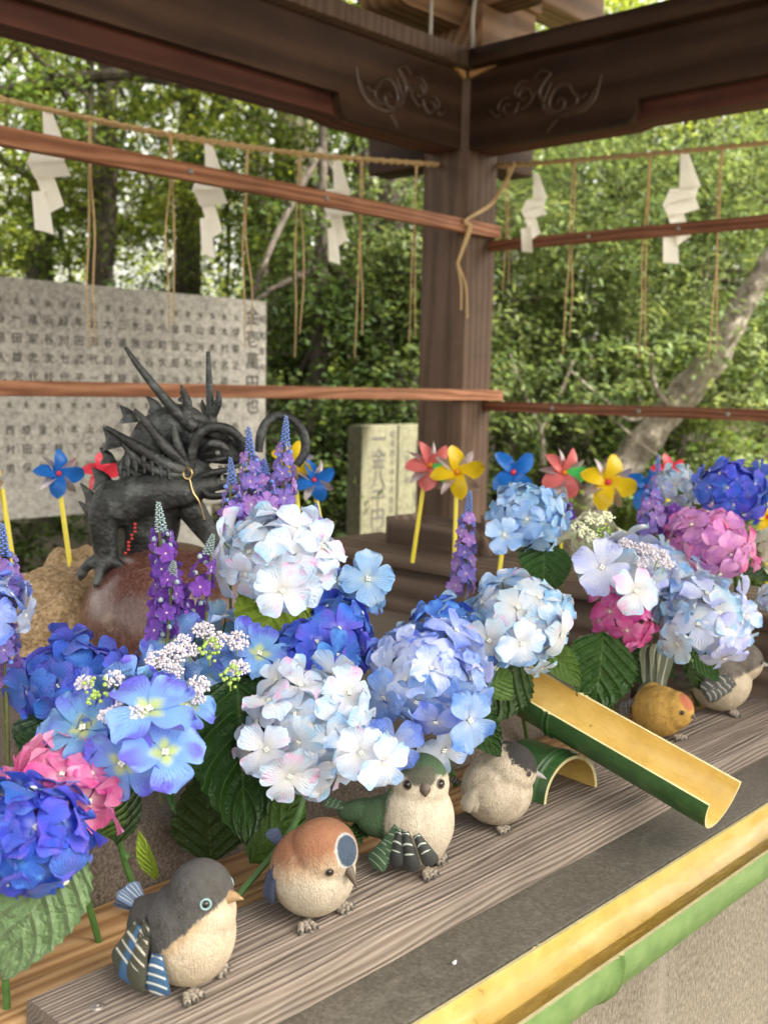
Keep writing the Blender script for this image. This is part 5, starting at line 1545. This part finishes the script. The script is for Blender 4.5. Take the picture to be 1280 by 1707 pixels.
boulder('tan_boulder', 'smaller tan boulder behind the red ball, at the foot of the blue pinwheel', (1.055, 1.735, 0.985), (0.07, 0.08, 0.115), MAT['tan_stone'], 5, 0.2)

bz, t, b, o_ = nt('dark_bronze')
f = noise(t, coords(t), 26, 5, 0.65)
g = noise(t, coords(t), 160, 3)
t.links.new(ramp(t, f, [(0.32, (0.010, 0.011, 0.011)), (0.52, (0.034, 0.037, 0.036)), (0.70, (0.12, 0.128, 0.122))]), b.inputs['Base Color'])
b.inputs['Metallic'].default_value = 0.3
b.inputs['Roughness'].default_value = 0.52
vo = node(t, 'ShaderNodeTexVoronoi', Scale=115.0); t.links.new(coords(t, (1, 1, 1.4)), vo.inputs['Vector'])
bump(t, b, math_(t, 'ADD', math_(t, 'ADD', f, math_(t, 'MULTIPLY', g, .5)), math_(t, 'MULTIPLY', vo.outputs['Distance'], -0.6)), 0.45, 0.004)
MAT['bronze'] = bz
MAT['gold'] = plain('brass_ring', (0.55, 0.42, 0.20), 0.35, 0.1, 100, 0.0, 0.9)
MAT['red_cord'] = plain('red_cord', (0.42, 0.03, 0.03), 0.6, 0.2, 100, 0.1)

drg = thing('dragon_statue', 'dark bronze dragon with long horns crouching on the red stone ball', 'dragon statue', (1.045, 1.43, 1.137), math.radians(-47))
K = 0.00097
def D(px, py, w=0.0):
    """sculpting sheet: right, up and toward the viewer, in millimetre-like units, origin on the ball"""
    return V(((px - 285) * K, -w * K, (912 - py) * K))
def chain(bm, pts, rads, n=5, seg=12):
    sp = smooth_path([D(*p) for p in pts], n)
    rr = lerp_list([r * K for r in rads], len(sp))
    for p, r in zip(sp, rr):
        ball(bm, p, r, 2)
bm = bmesh.new()
# trunk, chest, arched neck, shoulders
chain(bm, [(235, 925, -20), (245, 880, -10), (250, 830, 0), (245, 780, 0), (262, 728, 0), (300, 705, 0), (330, 720, 0)], [48, 52, 52, 45, 40, 31, 27])
chain(bm, [(205, 838, 30), (250, 820, 40), (310, 815, 28), (345, 805, 10)], [40, 36, 26, 20])
# head, brow, muzzle, jaws
chain(bm, [(325, 735, 0), (358, 748, 0), (395, 756, 0), (410, 752, 0)], [31, 25, 17, 11])
chain(bm, [(335, 712, 20), (360, 720, 24), (378, 728, 18)], [12, 13, 8])
chain(bm, [(318, 780, 0), (350, 800, 0), (385, 800, 0), (412, 786, 0)], [24, 17, 12, 7])
chain(bm, [(395, 738, 12), (408, 735, 10)], [10, 9])
chain(bm, [(395, 738, -12), (408, 735, -10)], [10, 9])
# forelegs
chain(bm, [(195, 830, 38), (182, 860, 44), (184, 900, 44), (188, 935, 40)], [32, 25, 22, 18], 6)
chain(bm, [(320, 850, 10), (345, 890, 0), (372, 925, -6)], [24, 18, 13], 6)
# toes
for e in ((150, 946, 52), (178, 960, 62), (214, 938, 56)): chain(bm, [(186, 936, 44), ((186 + e[0]) / 2, 930, 54), e], [14, 10, 9], 4)
for e in ((392, 946, 12), (372, 958, 14)): chain(bm, [(370, 922, 0), e], [11, 7], 4)
me = fused(bm, 0.0032, 5)
me.materials.append(bz)
link('body', me, drg)
def dpart(name, strokes, mat='bronze', seg=10, parent=None):
    bm = bmesh.new()
    for pts, r in strokes: ctube(bm, [D(*p) for p in pts], [x * K for x in r], seg, 6)
    return obj(name, bm, MAT[mat], parent or drg, angle=60)
dpart('horn', [([(325, 712, 22), (300, 690, 30), (270, 655, 36), (238, 615, 38), (218, 586, 38)], [13, 10, 7.5, 5.5, 3]), ([(312, 702, 28), (316, 672, 34), (306, 644, 38)], [10, 7.5, 2])])
dpart('horn', [([(347, 712, -22), (344, 680, -26), (341, 640, -28), (339, 588, -30)], [11, 8, 6, 3.5]), ([(347, 695, -22), (358, 672, -16), (358, 652, -14)], [8, 7, 3]), ([(340, 700, -30), (330, 680, -34), (328, 668, -36)], [7, 5, 1.5])])
for pts, r in (([(318, 782, 32), (285, 772, 46), (235, 742, 50), (188, 714, 48)], [10, 11, 9, 4]),
               ([(318, 775, 34), (285, 745, 46), (252, 705, 46), (233, 684, 44)], [9, 9, 7, 2.5]),
               ([(316, 768, 36), (302, 740, 44), (296, 708, 44)], [8, 8, 4]),
               ([(316, 790, 32), (275, 785, 46), (240, 765, 50), (215, 740, 52)], [10, 10, 8, 3]),
               ([(310, 795, 28), (270, 800, 40), (238, 790, 46), (205, 770, 48)], [8, 9, 7, 3]),
               ([(335, 812, 26), (318, 822, 40), (295, 826, 48)], [8, 7, 2])): dpart('mane_lock', [(pts, r)])
dpart('whisker', [([(322, 778, 34), (326, 748, 42), (338, 722, 46), (358, 710, 46), (384, 714, 40), (402, 732, 32), (404, 752, 24)], [7, 8, 8, 8, 8, 7.5, 6])])
dpart('whisker', [([(425, 752, -20), (428, 722, -26), (440, 700, -30), (462, 692, -30), (486, 702, -28), (500, 726, -26), (501, 752, -24), (488, 774, -20)], [7, 8, 8, 8, 8, 8, 8, 7])])
dpart('lower_whisker', [([(330, 800, 30), (350, 820, 36), (385, 818, 34), (405, 808, 34)], [6, 5, 4, 1.5])])
for base, tip, r in (((215, 708, 0), (200, 680, 0), 17), ((258, 690, 0), (243, 664, 0), 14), ((192, 750, 0), (172, 716, 0), 22), ((180, 775, 0), (166, 750, 0), 14), ((175, 815, 10), (155, 782, 8), 20), ((160, 850, 14), (136, 808, 10), 15), ((162, 875, 16), (134, 838, 12), 14), ((300, 672, 0), (298, 655, 0), 8)):
    dpart('dorsal_spine', [([base, ((base[0] * .5 + tip[0] * .5) + 5, base[1] * .5 + tip[1] * .5, base[2]), tip], [r, r * .62, 1.5])])
bm = bmesh.new()
for e in (((150, 946, 52), (146, 962, 56)), ((178, 960, 62), (174, 972, 66)), ((214, 938, 56), (222, 958, 62)), ((392, 946, 12), (398, 958, 12))):
    tube(bm, [D(*e[0]), (D(*e[0]) + D(*e[1])) / 2 + V((0, -.002, 0)), D(*e[1])], [.009, .007, .002], 8)
obj('claw', bm, bz, drg)
dpart('brow', [([(340, 748, 30), (352, 738, 36), (368, 738, 36), (382, 748, 30)], [4, 7, 7, 3]), ([(345, 765, 30), (360, 764, 34), (378, 760, 30)], [3, 5, 3]), ([(350, 728, 24), (362, 722, 28), (376, 728, 26)], [3, 5, 3])])
dpart('nostril', [([(392, 742, 16), (400, 734, 18), (409, 736, 14), (410, 746, 12)], [4, 6, 6, 3])])
dpart('cheek_fold', [([(330, 795, 26), (352, 786, 26), (378, 780, 20), (402, 770, 14)], [5, 6, 5, 3]), ([(322, 812, 26), (350, 824, 24), (385, 820, 16), (408, 803, 10)], [5, 6, 5, 3])])
for q in range(7):
    x0 = 215 + q * 13
    dpart('scale_ridge', [([(x0, 742 + abs(q - 3) * 6, 44 - abs(q - 3)), (x0 - 4, 762 + abs(q - 3) * 5, 54 - abs(q - 3) * 1.5), (x0 - 2, 786 + abs(q - 3) * 3, 58 - abs(q - 3) * 1.5)], [2, 5, 2])])
bm = bmesh.new()
for k in range(5): tube(bm, [D(366 + k * 10, 774 - k, 12 - k), D(367 + k * 10, 786 - k, 13 - k)], [.004, .001], 6)
for k in range(4): tube(bm, [D(368 + k * 11, 797 - k * 3, 12 - k), D(369 + k * 11, 787 - k * 2, 13 - k)], [.004, .001], 6)
obj('teeth', bm, plain('worn_bronze_teeth', (0.2, 0.2, 0.18), .5, .2, 100, .1, .3), drg)
bm = bmesh.new(); ball(bm, D(364, 752, 29), .0048, 2); obj('eye', bm, plain('pale_dragon_eye', (0.16, 0.17, 0.16), .3, .1, 100, 0), drg)
bm = bmesh.new()
tube(bm, [D(319 + 8 * math.cos(a), 785 + 9 * math.sin(a), 48 + 4 * math.cos(a)) for a in [i * 2 * PI / 16 for i in range(17)]], .0016, 6, cap=False)
rg = obj('ring', bm, MAT['gold'], drg)
bm = bmesh.new(); ctube(bm, [D(322, 793, 50), D(328, 815, 50), D(337, 830, 48), D(345, 860, 40)], .0011, 5); obj('chain', bm, MAT['gold'], rg)
bm = bmesh.new()
for k in range(9): ball(bm, D(238 - k * 2.2 + (k * 37 % 5) - 2, 868 + k * 6, 58 - k * .5), (.003, .002, .0026), 1)
obj('red_cord', bm, MAT['red_cord'], drg)

# ================================================================== PINWHEELS
def pw_mat(name, col, rough=0.3):
    m, t, b, o = nt(name)
    f = noise(t, coords(t), 40, 2)
    t.links.new(mix(t, f, [c * .85 for c in col], [min(1, c * 1.1) for c in col]), b.inputs['Base Color'])
    b.inputs['Roughness'].default_value = rough
    tr = t.nodes.new('ShaderNodeBsdfTranslucent'); tr.inputs[0].default_value = (*col, 1)
    ms = node(t, 'ShaderNodeMixShader'); ms.inputs[0].default_value = .3
    t.links.new(b.outputs[0], ms.inputs[1]); t.links.new(tr.outputs[0], ms.inputs[2]); t.links.new(ms.outputs[0], o.inputs['Surface'])
    return m
m, t, b, o_ = nt('silver_striped_film')
tc = t.nodes.new('ShaderNodeTexCoord'); sp = t.nodes.new('ShaderNodeSeparateXYZ'); t.links.new(tc.outputs['Object'], sp.inputs[0])
st_ = math_(t, 'SINE', math_(t, 'MULTIPLY', math_(t, 'ADD', sp.outputs[0], sp.outputs[1]), 900))
t.links.new(ramp(t, st_, [(0.35, (0.30, 0.22, 0.24)), (0.6, (0.75, 0.70, 0.70))]), b.inputs['Base Color'])
b.inputs['Metallic'].default_value = .35; b.inputs['Roughness'].default_value = .3
PW = dict(blue=pw_mat('blue_film', (0.02, 0.17, 0.62)), yellow=pw_mat('yellow_film', (0.85, 0.60, 0.02)), red=pw_mat('red_film', (0.80, 0.06, 0.10)), pink=pw_mat('salmon_film', (0.80, 0.20, 0.20)), film=m, green=pw_mat('neon_green_film', (0.10, 0.75, 0.18)), orange=pw_mat('orange_hub', (0.85, 0.35, 0.02)), cap=pw_mat('white_plastic_cap', (0.75, 0.73, 0.70)))
def blade_mesh(seed, w=0.62, twist=0.9, lift=0.3):
    bm = bmesh.new()
    n, k = 10, 6
    g = []
    for i in range(n + 1):
        s = i / n
        ww = w * (max(0, (s + .08) ** .6 * (1 - s ** 5)) ** .8) * .62 + .01
        row = []
        for j in range(k + 1):
            tt = j / k * 2 - 1
            a = twist * (0.35 + .65 * s)
            row.append(bm.verts.new((0.06 + s * .94, tt * ww * math.cos(a) + .16 * s * s, tt * ww * math.sin(a) + lift * s * (1 - s) + .06 * tt * tt)))
        g.append(row)
    for i in range(n):
        for j in range(k): bm.faces.new((g[i][j], g[i + 1][j], g[i + 1][j + 1], g[i][j + 1]))
    return mesh_of(bm, 'blade', [MAT['stem']])
BLA = [blade_mesh(1, .78, .95, .8), blade_mesh(2, .46, 1.2, .6), blade_mesh(3, .82, .85, .95)]
def pinwheel(label, hub, foot, R, col, face, spin, n=5, film=True, hubcol='red', extra=None, bl=0):
    root = thing('pinwheel', label, 'pinwheel', foot, 0, 'toy pinwheels behind the flowers')
    h = rel(root, hub)
    fz = V(face).normalized()
    bm = bmesh.new()
    top = h - fz * R * .30
    tube(bm, [V((0, 0, 0)), top + V((0, 0, R * .12))], .0046, 10)
    obj('stick', bm, MAT['yellow_stick'], root)
    bm = bmesh.new(); tube(bm, [top + V((0, 0, R * .16)), top - V((0, 0, R * .1))], .0062, 10); tube(bm, [top, h], .003, 8)
    obj('joint_cap', bm, PW['cap'], root)
    B = basis(fz.orthogonal(), fz)
    for k in range(n):
        for lay in ((0, 1) if film else (0,)):
            m = (B @ Matrix.Rotation(spin + 2 * PI * (k + (.5 if lay else 0)) / n, 3, 'Z')).to_4x4()
            m.translation = h - fz * R * (.10 * lay)
            c = PW['film'] if lay else PW[col]
            if extra and k == 1 and not lay: c = PW[extra]
            o = link('blade', BLA[1 if lay else bl], root, mat=c)
            s = R * (.98 if lay else 1)
            o.matrix_basis = m @ Matrix.Diagonal((s, s, s, 1))
    bm = bmesh.new(); ball(bm, h + fz * R * .1, (R * .11, R * .11, R * .11), 2); obj('hub', bm, PW[hubcol], root)
    return root
FC = (-.72, -.62, .2)
pinwheel('blue pinwheel with striped silver film in front of the stone slab', (1.046,1.776,1.231), (1.023,1.696,1.052), 0.0459, 'blue', (-.35, -.9, .25), .5, n=4)
pinwheel('yellow pinwheel cut off by the left edge, white cap on its stick', (0.926,1.783,1.213), (0.940,1.742,1.054), 0.0398, 'yellow', (-.9, .2, .1), .2, n=4)
pinwheel('red pinwheel peeping out behind the dragon shoulder', (1.140,1.777,1.227), (1.144,1.740,1.036), 0.0407, 'red', FC, .9, film=False)
pinwheel('yellow pinwheel behind the dragon whisker ring', (1.418,1.555,1.253), (1.419,1.523,1.069), 0.0440, 'yellow', FC, .1, hubcol='orange', n=4)
pinwheel('blue pinwheel right of the whisker ring, before the dark wood', (1.444,1.522,1.219), (1.451,1.488,1.065), 0.0440, 'blue', (-.5, -.8, .2), 1.0, n=4)
pinwheel('salmon pink pinwheel with a green tip standing on the brown stand', (1.795,1.530,1.233), (1.770,1.550,1.020), 0.0573, 'pink', (-.5, -.85, .2), .4, extra='green', hubcol='orange')
pinwheel('yellow pinwheel before the dark post, right of the pink one', (1.788,1.446,1.224), (1.772,1.434,1.045), 0.0584, 'yellow', FC, .75, hubcol='orange', n=4)
pinwheel('blue pinwheel just right of the dark post', (1.828,1.330,1.230), (1.794,1.332,1.022), 0.0546, 'blue', FC, 1.3, film=False, n=4)
pinwheel('salmon pink pinwheel above the round sky blue hydrangea', (1.942,1.281,1.228), (1.924,1.264,1.012), 0.0558, 'pink', (-.6, -.8, .15), .9, extra='green', hubcol='orange')
pinwheel('yellow pinwheel with red bands right of the pink one, left of the right group', (1.960,1.185,1.214), (1.938,1.176,1.022), 0.0596, 'yellow', FC, .3, hubcol='red', bl=2, n=4)
pinwheel('blue pinwheel half hidden left of the small white blue hydrangea', (2.016,1.123,1.206), (2.008,1.101,1.024), 0.0521, 'blue', (-.8, -.45, .2), .2, film=False, n=4)
pinwheel('red pinwheel whose tip shows over the white blue hydrangea', (2.001,1.072,1.244), (1.988,1.050,1.033), 0.0364, 'red', FC, 1.1, film=False)
pinwheel('yellow pinwheel at the right edge under the violet blue hydrangea', (2.131,0.916,1.155), (2.121,0.903,1.013), 0.0437, 'yellow', FC, .4, film=False, n=4)

# ================================================================== TREES, SHRUBS, FAR WOOD
def leaf_cloud(name, seed, centres, radii, per, size, flat=0.55, aspect=0.5, droop=0.0, mats=()):
    """many single leaves gathered into sprays, every one a folded four-sided blade"""
    rng = np.random.default_rng(seed)
    C_ = np.repeat(np.asarray(centres), per, axis=0)
    R_ = np.repeat(np.asarray(radii), per)
    n = len(C_)
    # leaves sit along short twigs that fan out from every spray's centre
    nc, tw = len(centres), 9
    a_ = rng.uniform(0, 2 * PI, (nc, tw)); e_ = rng.normal(-droop * .6, .5 * flat + .12, (nc, tw))
    T = np.stack([np.cos(a_) * np.cos(e_), np.sin(a_) * np.cos(e_), np.sin(e_)], 2) * rng.uniform(.55, 1.5, (nc, tw, 1))
    tt = rng.random(n) ** .8
    pick = T[np.repeat(np.arange(nc), per), rng.integers(0, tw, n)]
    off = pick * (tt * R_)[:, None] + rng.normal(size=(n, 3)) * R_[:, None] * 0.09
    off[:, 2] -= droop * .5 * R_ * tt ** 2
    P = C_ + off
    az = rng.uniform(0, 2 * PI, n)
    el = rng.normal(-droop, 0.45, n)
    d = np.stack([np.cos(az) * np.cos(el), np.sin(az) * np.cos(el), np.sin(el)], 1)
    nz = np.stack([rng.normal(0, .45, n), rng.normal(0, .45, n), np.ones(n)], 1)
    s = np.cross(nz, d); s /= np.linalg.norm(s, axis=1)[:, None]
    L = size * rng.uniform(0.6, 1.35, n)[:, None]
    nn = np.cross(d, s)
    v = np.empty((n, 4, 3))
    v[:, 0] = P
    v[:, 1] = P + d * L * .45 + s * L * aspect * .5 + nn * L * .08
    v[:, 2] = P + d * L
    v[:, 3] = P + d * L * .45 - s * L * aspect * .5 + nn * L * .08
    me = bpy.data.meshes.new(name)
    me.vertices.add(4 * n); me.loops.add(4 * n); me.polygons.add(n)
    me.vertices.foreach_set('co', v.reshape(-1))
    me.loops.foreach_set('vertex_index', np.arange(4 * n, dtype=np.int32))
    me.polygons.foreach_set('loop_start', np.arange(0, 4 * n, 4, dtype=np.int32))
    clump = np.repeat(rng.uniform(0, 1, len(centres)), per)
    tone = np.clip(0.6 * clump + 0.4 * rng.uniform(0, 1, n), 0, 1)
    me.update()
    a = me.attributes.new('tone', 'FLOAT', 'POINT')
    a.data.foreach_set('value', np.repeat(tone, 4).astype(np.float32))
    for m in mats: me.materials.append(m)
    me.validate()
    return me
LF = dict(
    maple=leafy('bright_maple_leaf', (0.077, 0.109, 0.020), (0.166, 0.205, 0.033), (0.282, 0.320, 0.064), 0.52),
    broad=leafy('mid_green_leaf', (0.038, 0.067, 0.017), (0.083, 0.125, 0.028), (0.179, 0.218, 0.051), 0.48),
    dark=leafy('dark_evergreen_leaf', (0.020, 0.036, 0.013), (0.044, 0.072, 0.022), (0.109, 0.141, 0.044), 0.42),
    fir=leafy('grey_green_spray', (0.054, 0.087, 0.035), (0.115, 0.160, 0.064), (0.230, 0.269, 0.115), 0.45),
)
def crown_centres(seed, n, rx, ry, rz, hollow=0.35):
    rng = np.random.default_rng(seed)
    u = rng.normal(size=(n, 3)); u /= np.linalg.norm(u, axis=1)[:, None]
    r = (hollow + (1 - hollow) * rng.random(n) ** 0.7)[:, None]
    return u * r * np.array([rx, ry, rz])
def tree(label, az, dist, h, crown, mat, seed, n=150, per=150, size=0.045, name='broadleaf_tree', rad=0.12, lean=(0, 0), bark='bark', cz=None, spray=0.42, aspect=.5, droop=.1, flat=.36, group='trees in the wood behind the pavilion'):
    rr = random.Random(seed)
    x, y = math.cos(math.radians(az)) * dist, math.sin(math.radians(az)) * dist
    z0 = ground_z(x, y) - 0.05
    root = thing(name, label, 'tree', (x, y, z0), 0, group)
    cz = cz if cz is not None else h * .68
    ctr = crown_centres(seed, n, *crown)
    ctr[:, 2] += cz
    ctr[:, 0] += lean[0]; ctr[:, 1] += lean[1]
    bm = bmesh.new()
    top = V((lean[0], lean[1], h * .9))
    trunk = [V((0, 0, 0)), V((rr.uniform(-.1, .1) + lean[0] * .2, rr.uniform(-.1, .1) + lean[1] * .2, h * .25)), V((lean[0] * .55, lean[1] * .55, h * .55)), top]
    ctube(bm, trunk, [rad * 1.25, rad, rad * .75, rad * .3], 10, 5)
    obj('trunk', bm, MAT[bark], root)
    bm = bmesh.new()
    for k in range(9):
        c = V(ctr[rr.randrange(len(ctr))])
        t = rr.uniform(.3, .85)
        a = trunk[1].lerp(top, t)
        mid = (a + c) / 2 + V((rr.uniform(-.15, .15), rr.uniform(-.15, .15), rr.uniform(-.05, .2)))
        ctube(bm, [a, mid, c], [rad * .38, rad * .24, rad * .07], 6, 4)
    obj('limb', bm, MAT[bark], root)
    me = leaf_cloud('crown', seed, ctr, np.full(n, spray), per, size, flat, aspect, droop, [LF[mat]])
    link('crown', me, root)
    return root
tree('bright green maple whose light leaves hang over the slab at the upper left', 57, 7.4, 5.2, (1.6, 1.5, 1.1), 'maple', 1, 97, 150, .042, 'maple_tree', .10, cz=3.3)
tree('dark trunked tree at the far left edge behind the slab', 63.5, 6.6, 6, (1.2, 1.2, 1.5), 'broad', 2, 117, 150, .046, rad=.16, cz=3.4)
tree('tall tree with a pale patched trunk above the right end of the slab', 47.6, 8.2, 7.5, (1.5, 1.5, 1.2), 'maple', 3, 86, 150, .042, 'tall_tree', .17, bark='pale_bark', cz=4.5)
tree('mid green leafy tree filling the gap left of the dark post', 44.2, 7.2, 5.0, (1.1, 1.1, 1.5), 'broad', 4, 153, 150, .046, rad=.09, cz=2.4)
tree('dark slender trunk hugging the left side of the pavilion post', 42.6, 6.2, 7.0, (1.0, 1.0, .8), 'dark', 5, 63, 150, .046, 'slender_tree', .085, cz=4.8)
tree('bright maple spreading light leaves behind the right beam', 33.5, 7.0, 5.0, (1.7, 1.6, .85), 'maple', 6, 108, 150, .042, 'maple_tree', .08, cz=3.55)
tree('grey green conifer with feathery sprays right of the post', 36.8, 6.4, 4.2, (1.05, 1.05, 1.1), 'fir', 7, 190, 150, .052, 'conifer', .06, cz=2.15, aspect=.24, droop=.35, flat=.35)
tree('grey green conifer at the right under the upper rail', 27.0, 6.8, 4.2, (1.2, 1.2, 1.0), 'fir', 8, 190, 150, .052, 'conifer', .06, cz=2.2, aspect=.24, droop=.35, flat=.35)
tree('dark evergreen standing far right behind the leaning trunk', 22.5, 8.2, 5.5, (1.5, 1.5, 1.7), 'dark', 9, 153, 150, .046, 'evergreen_tree', .1, cz=2.6)
tree('dark evergreen low behind the bent over rail, right of the post', 31.5, 8.0, 4.5, (1.4, 1.4, 1.4), 'dark', 10, 162, 150, .046, 'evergreen_tree', .09, cz=1.7)
tree('dark evergreen behind the middle of the stone slab', 53, 8.6, 5.5, (1.6, 1.6, 1.6), 'dark', 11, 162, 150, .046, 'evergreen_tree', .12, cz=2.5)
tree('broadleaf tree with dim foliage behind the yellow stone posts', 46.3, 6.0, 3.4, (.95, .95, 1.1), 'dark', 12, 135, 150, .046, rad=.06, cz=1.35)
tree('broadleaf tree with dense leaves behind the left end of the slab', 60, 9.2, 6, (1.7, 1.7, 1.7), 'broad', 13, 171, 150, .046, rad=.12, cz=3.2)
tree('mid green tree rising between the post and the leaning trunk', 34.5, 9.6, 6.2, (1.8, 1.8, 1.6), 'broad', 14, 180, 150, .046, rad=.12, cz=3.2)
tree('mid green tree far back at the right edge', 24, 10.5, 6.5, (2.0, 2.0, 1.8), 'broad', 15, 180, 150, .046, rad=.13, cz=3.2)
tree('bright green tree far back above the tassels left of the post', 49.5, 10.5, 7, (1.9, 1.9, 1.6), 'maple', 16, 115, 150, .042, rad=.13, cz=3.9)

# leaning trunk on the right, with bare twigs
lt = thing('leaning_tree', 'pale grey trunk leaning to the right with bare forked branches', 'tree', (0, 0, 0))
a = [(4.636,2.889,0.787), (4.777,2.783,1.057), (4.901,2.620,1.328), (4.989,2.486,1.536), (5.071,2.373,1.826), (5.167,2.237,2.082)]
base = V((a[0][0], a[0][1], 0))
lt.location = base
bm = bmesh.new()
ctube(bm, [V((-.15, .1, -.05)), V(a[0]) - base] + [V(p) - base for p in a[1:]], [.11, .10, .085, .080, .07, .062, .055], 18, 14)
for v in bm.verts:
    q = v.co * 1.0
    v.co += V((mnoise.noise(q * 9), mnoise.noise(q * 9 + V((5, 0, 0))), 0)) * .022 + V((mnoise.noise(q * 26), mnoise.noise(q * 26 + V((5, 0, 0))), 0)) * .007
obj('trunk', bm, MAT['pale_bark'], lt)
for pts, r in (([(4.575,3.144,1.027), (4.577,3.172,1.207), (4.529,3.257,1.401), (4.500,3.318,1.581)], .012), ([(4.577,3.172,1.207), (4.663,3.113,1.405), (4.715,3.082,1.557)], .010),
               ([(4.943,2.520,1.448), (4.777,2.744,1.266), (4.708,2.911,1.380), (4.663,3.138,1.555)], .010), ([(4.893,2.501,1.012), (4.762,2.662,1.123), (4.722,2.881,1.291), (4.624,2.995,1.333)], .009), ([(4.854,2.592,1.300), (4.759,2.645,1.443), (4.714,2.644,1.585)], .012)):
    bm = bmesh.new()
    ctube(bm, [V(p) - base for p in pts], [r * 1.3, r, r * .8, r * .5][:len(pts)], 6, 5)
    obj('branch', bm, MAT['pale_bark'], lt)
me = leaf_cloud('leaf_sprays', 31, [tuple(V(p) - base + V(o)) for p in ((4.531,3.260,1.431), (4.705,3.093,1.557), (4.582,3.037,1.317), (4.704,2.654,1.584), (4.708,2.911,1.380), (5.022,2.326,1.680), (4.967,2.199,1.452)) for o in ((0, 0, 0), (.1, -.12, .08), (-.12, .1, -.06))], np.full(21, .22), 60, .055, .5, .35, .3, [LF['fir']])
link('crown', me, lt)
# overhanging dark bough at the upper left
ob = thing('overhanging_bough', 'dark bare bough reaching across the leaves at the upper left', 'branch', (3.154,6.353,3.033))
bm = bmesh.new()
P0 = V(ob.location)
ctube(bm, [V((0, 0, 0)), V((3.393,5.955,3.085)) - P0, V((3.670,5.516,3.140)) - P0, V((3.904,5.100,3.051)) - P0, V((4.152,4.673,2.984)) - P0], [.05, .042, .034, .024, .012], 8, 6)
ctube(bm, [V((3.670,5.516,3.140)) - P0, V((3.773,5.257,3.137)) - P0, V((3.999,4.849,3.045)) - P0], [.026, .02, .01], 7, 5)
ctube(bm, [V((3.510,5.759,3.111)) - P0, V((3.543,5.627,2.980)) - P0, V((3.449,5.542,2.754)) - P0], [.02, .014, .006], 6, 5)
obj('limb', bm, MAT['bark'], ob)

def shrub(label, p, r, mat, seed, n=70, per=80, size=.05):
    z0 = ground_z(p[0], p[1])
    root = thing('shrub', label, 'shrub', (p[0], p[1], z0), 0, 'shrubs under the trees')
    ctr = crown_centres(seed, n, r[0], r[1], r[2], .2)
    ctr[:, 2] += r[2] * .9
    bm = bmesh.new()
    rr = random.Random(seed)
    for k in range(7):
        c = V(ctr[rr.randrange(n)])
        ctube(bm, [V((rr.uniform(-.08, .08), rr.uniform(-.08, .08), 0)), V((c.x * .4, c.y * .4, c.z * .5)), c], [.014, .010, .004], 5, 4)
    obj('stem', bm, MAT['bark'], root)
    link('foliage', leaf_cloud('foliage', seed, ctr, np.full(n, .17), per, size, .6, .5, .1, [LF[mat]]), root)
shrub('dark shrub seen under the left end of the stone slab', (2.6, 4.9), (.8, .5, .5), 'dark', 51)
shrub('dark shrub seen under the stone slab beside the dragon', (3.5, 4.7), (.7, .5, .55), 'dark', 52)
shrub('dim green shrub between the slab and the yellow posts', (4.0, 4.15), (.45, .4, .7), 'dark', 53)
shrub('mid green shrub behind the post, low at its right', (4.9, 3.1), (.6, .6, .65), 'broad', 54)
shrub('light green shrub below the lower right rail', (5.1, 2.4), (.6, .6, .7), 'fir', 55)
shrub('dark shrub at the right edge below the rail', (4.9, 1.6), (.7, .6, .65), 'dark', 56)
shrub('mid green shrub behind the leaning trunk foot', (5.8, 3.0), (.8, .7, .9), 'broad', 57)

def far_wood():
    rng = np.random.default_rng(77)
    cs, rs = [], []
    for i in range(950):
        az = math.radians(rng.uniform(8, 80)); d = rng.uniform(11, 21)
        x, y = math.cos(az) * d, math.sin(az) * d
        g = ground_z(x, y)
        hh = rng.random() ** 1.1 * (3.2 if rng.random() < .8 else 6.5)
        cs.append((x, y, g + .2 + hh)); rs.append(rng.uniform(.45, .8))
    me = leaf_cloud('far_wood', 78, cs, rs, 130, .085, .6, .55, .1, [LF['maple']])
    tag(link('far_wood', me), 'green mass of far foliage closing the view', None, None, 'stuff')
far_wood()
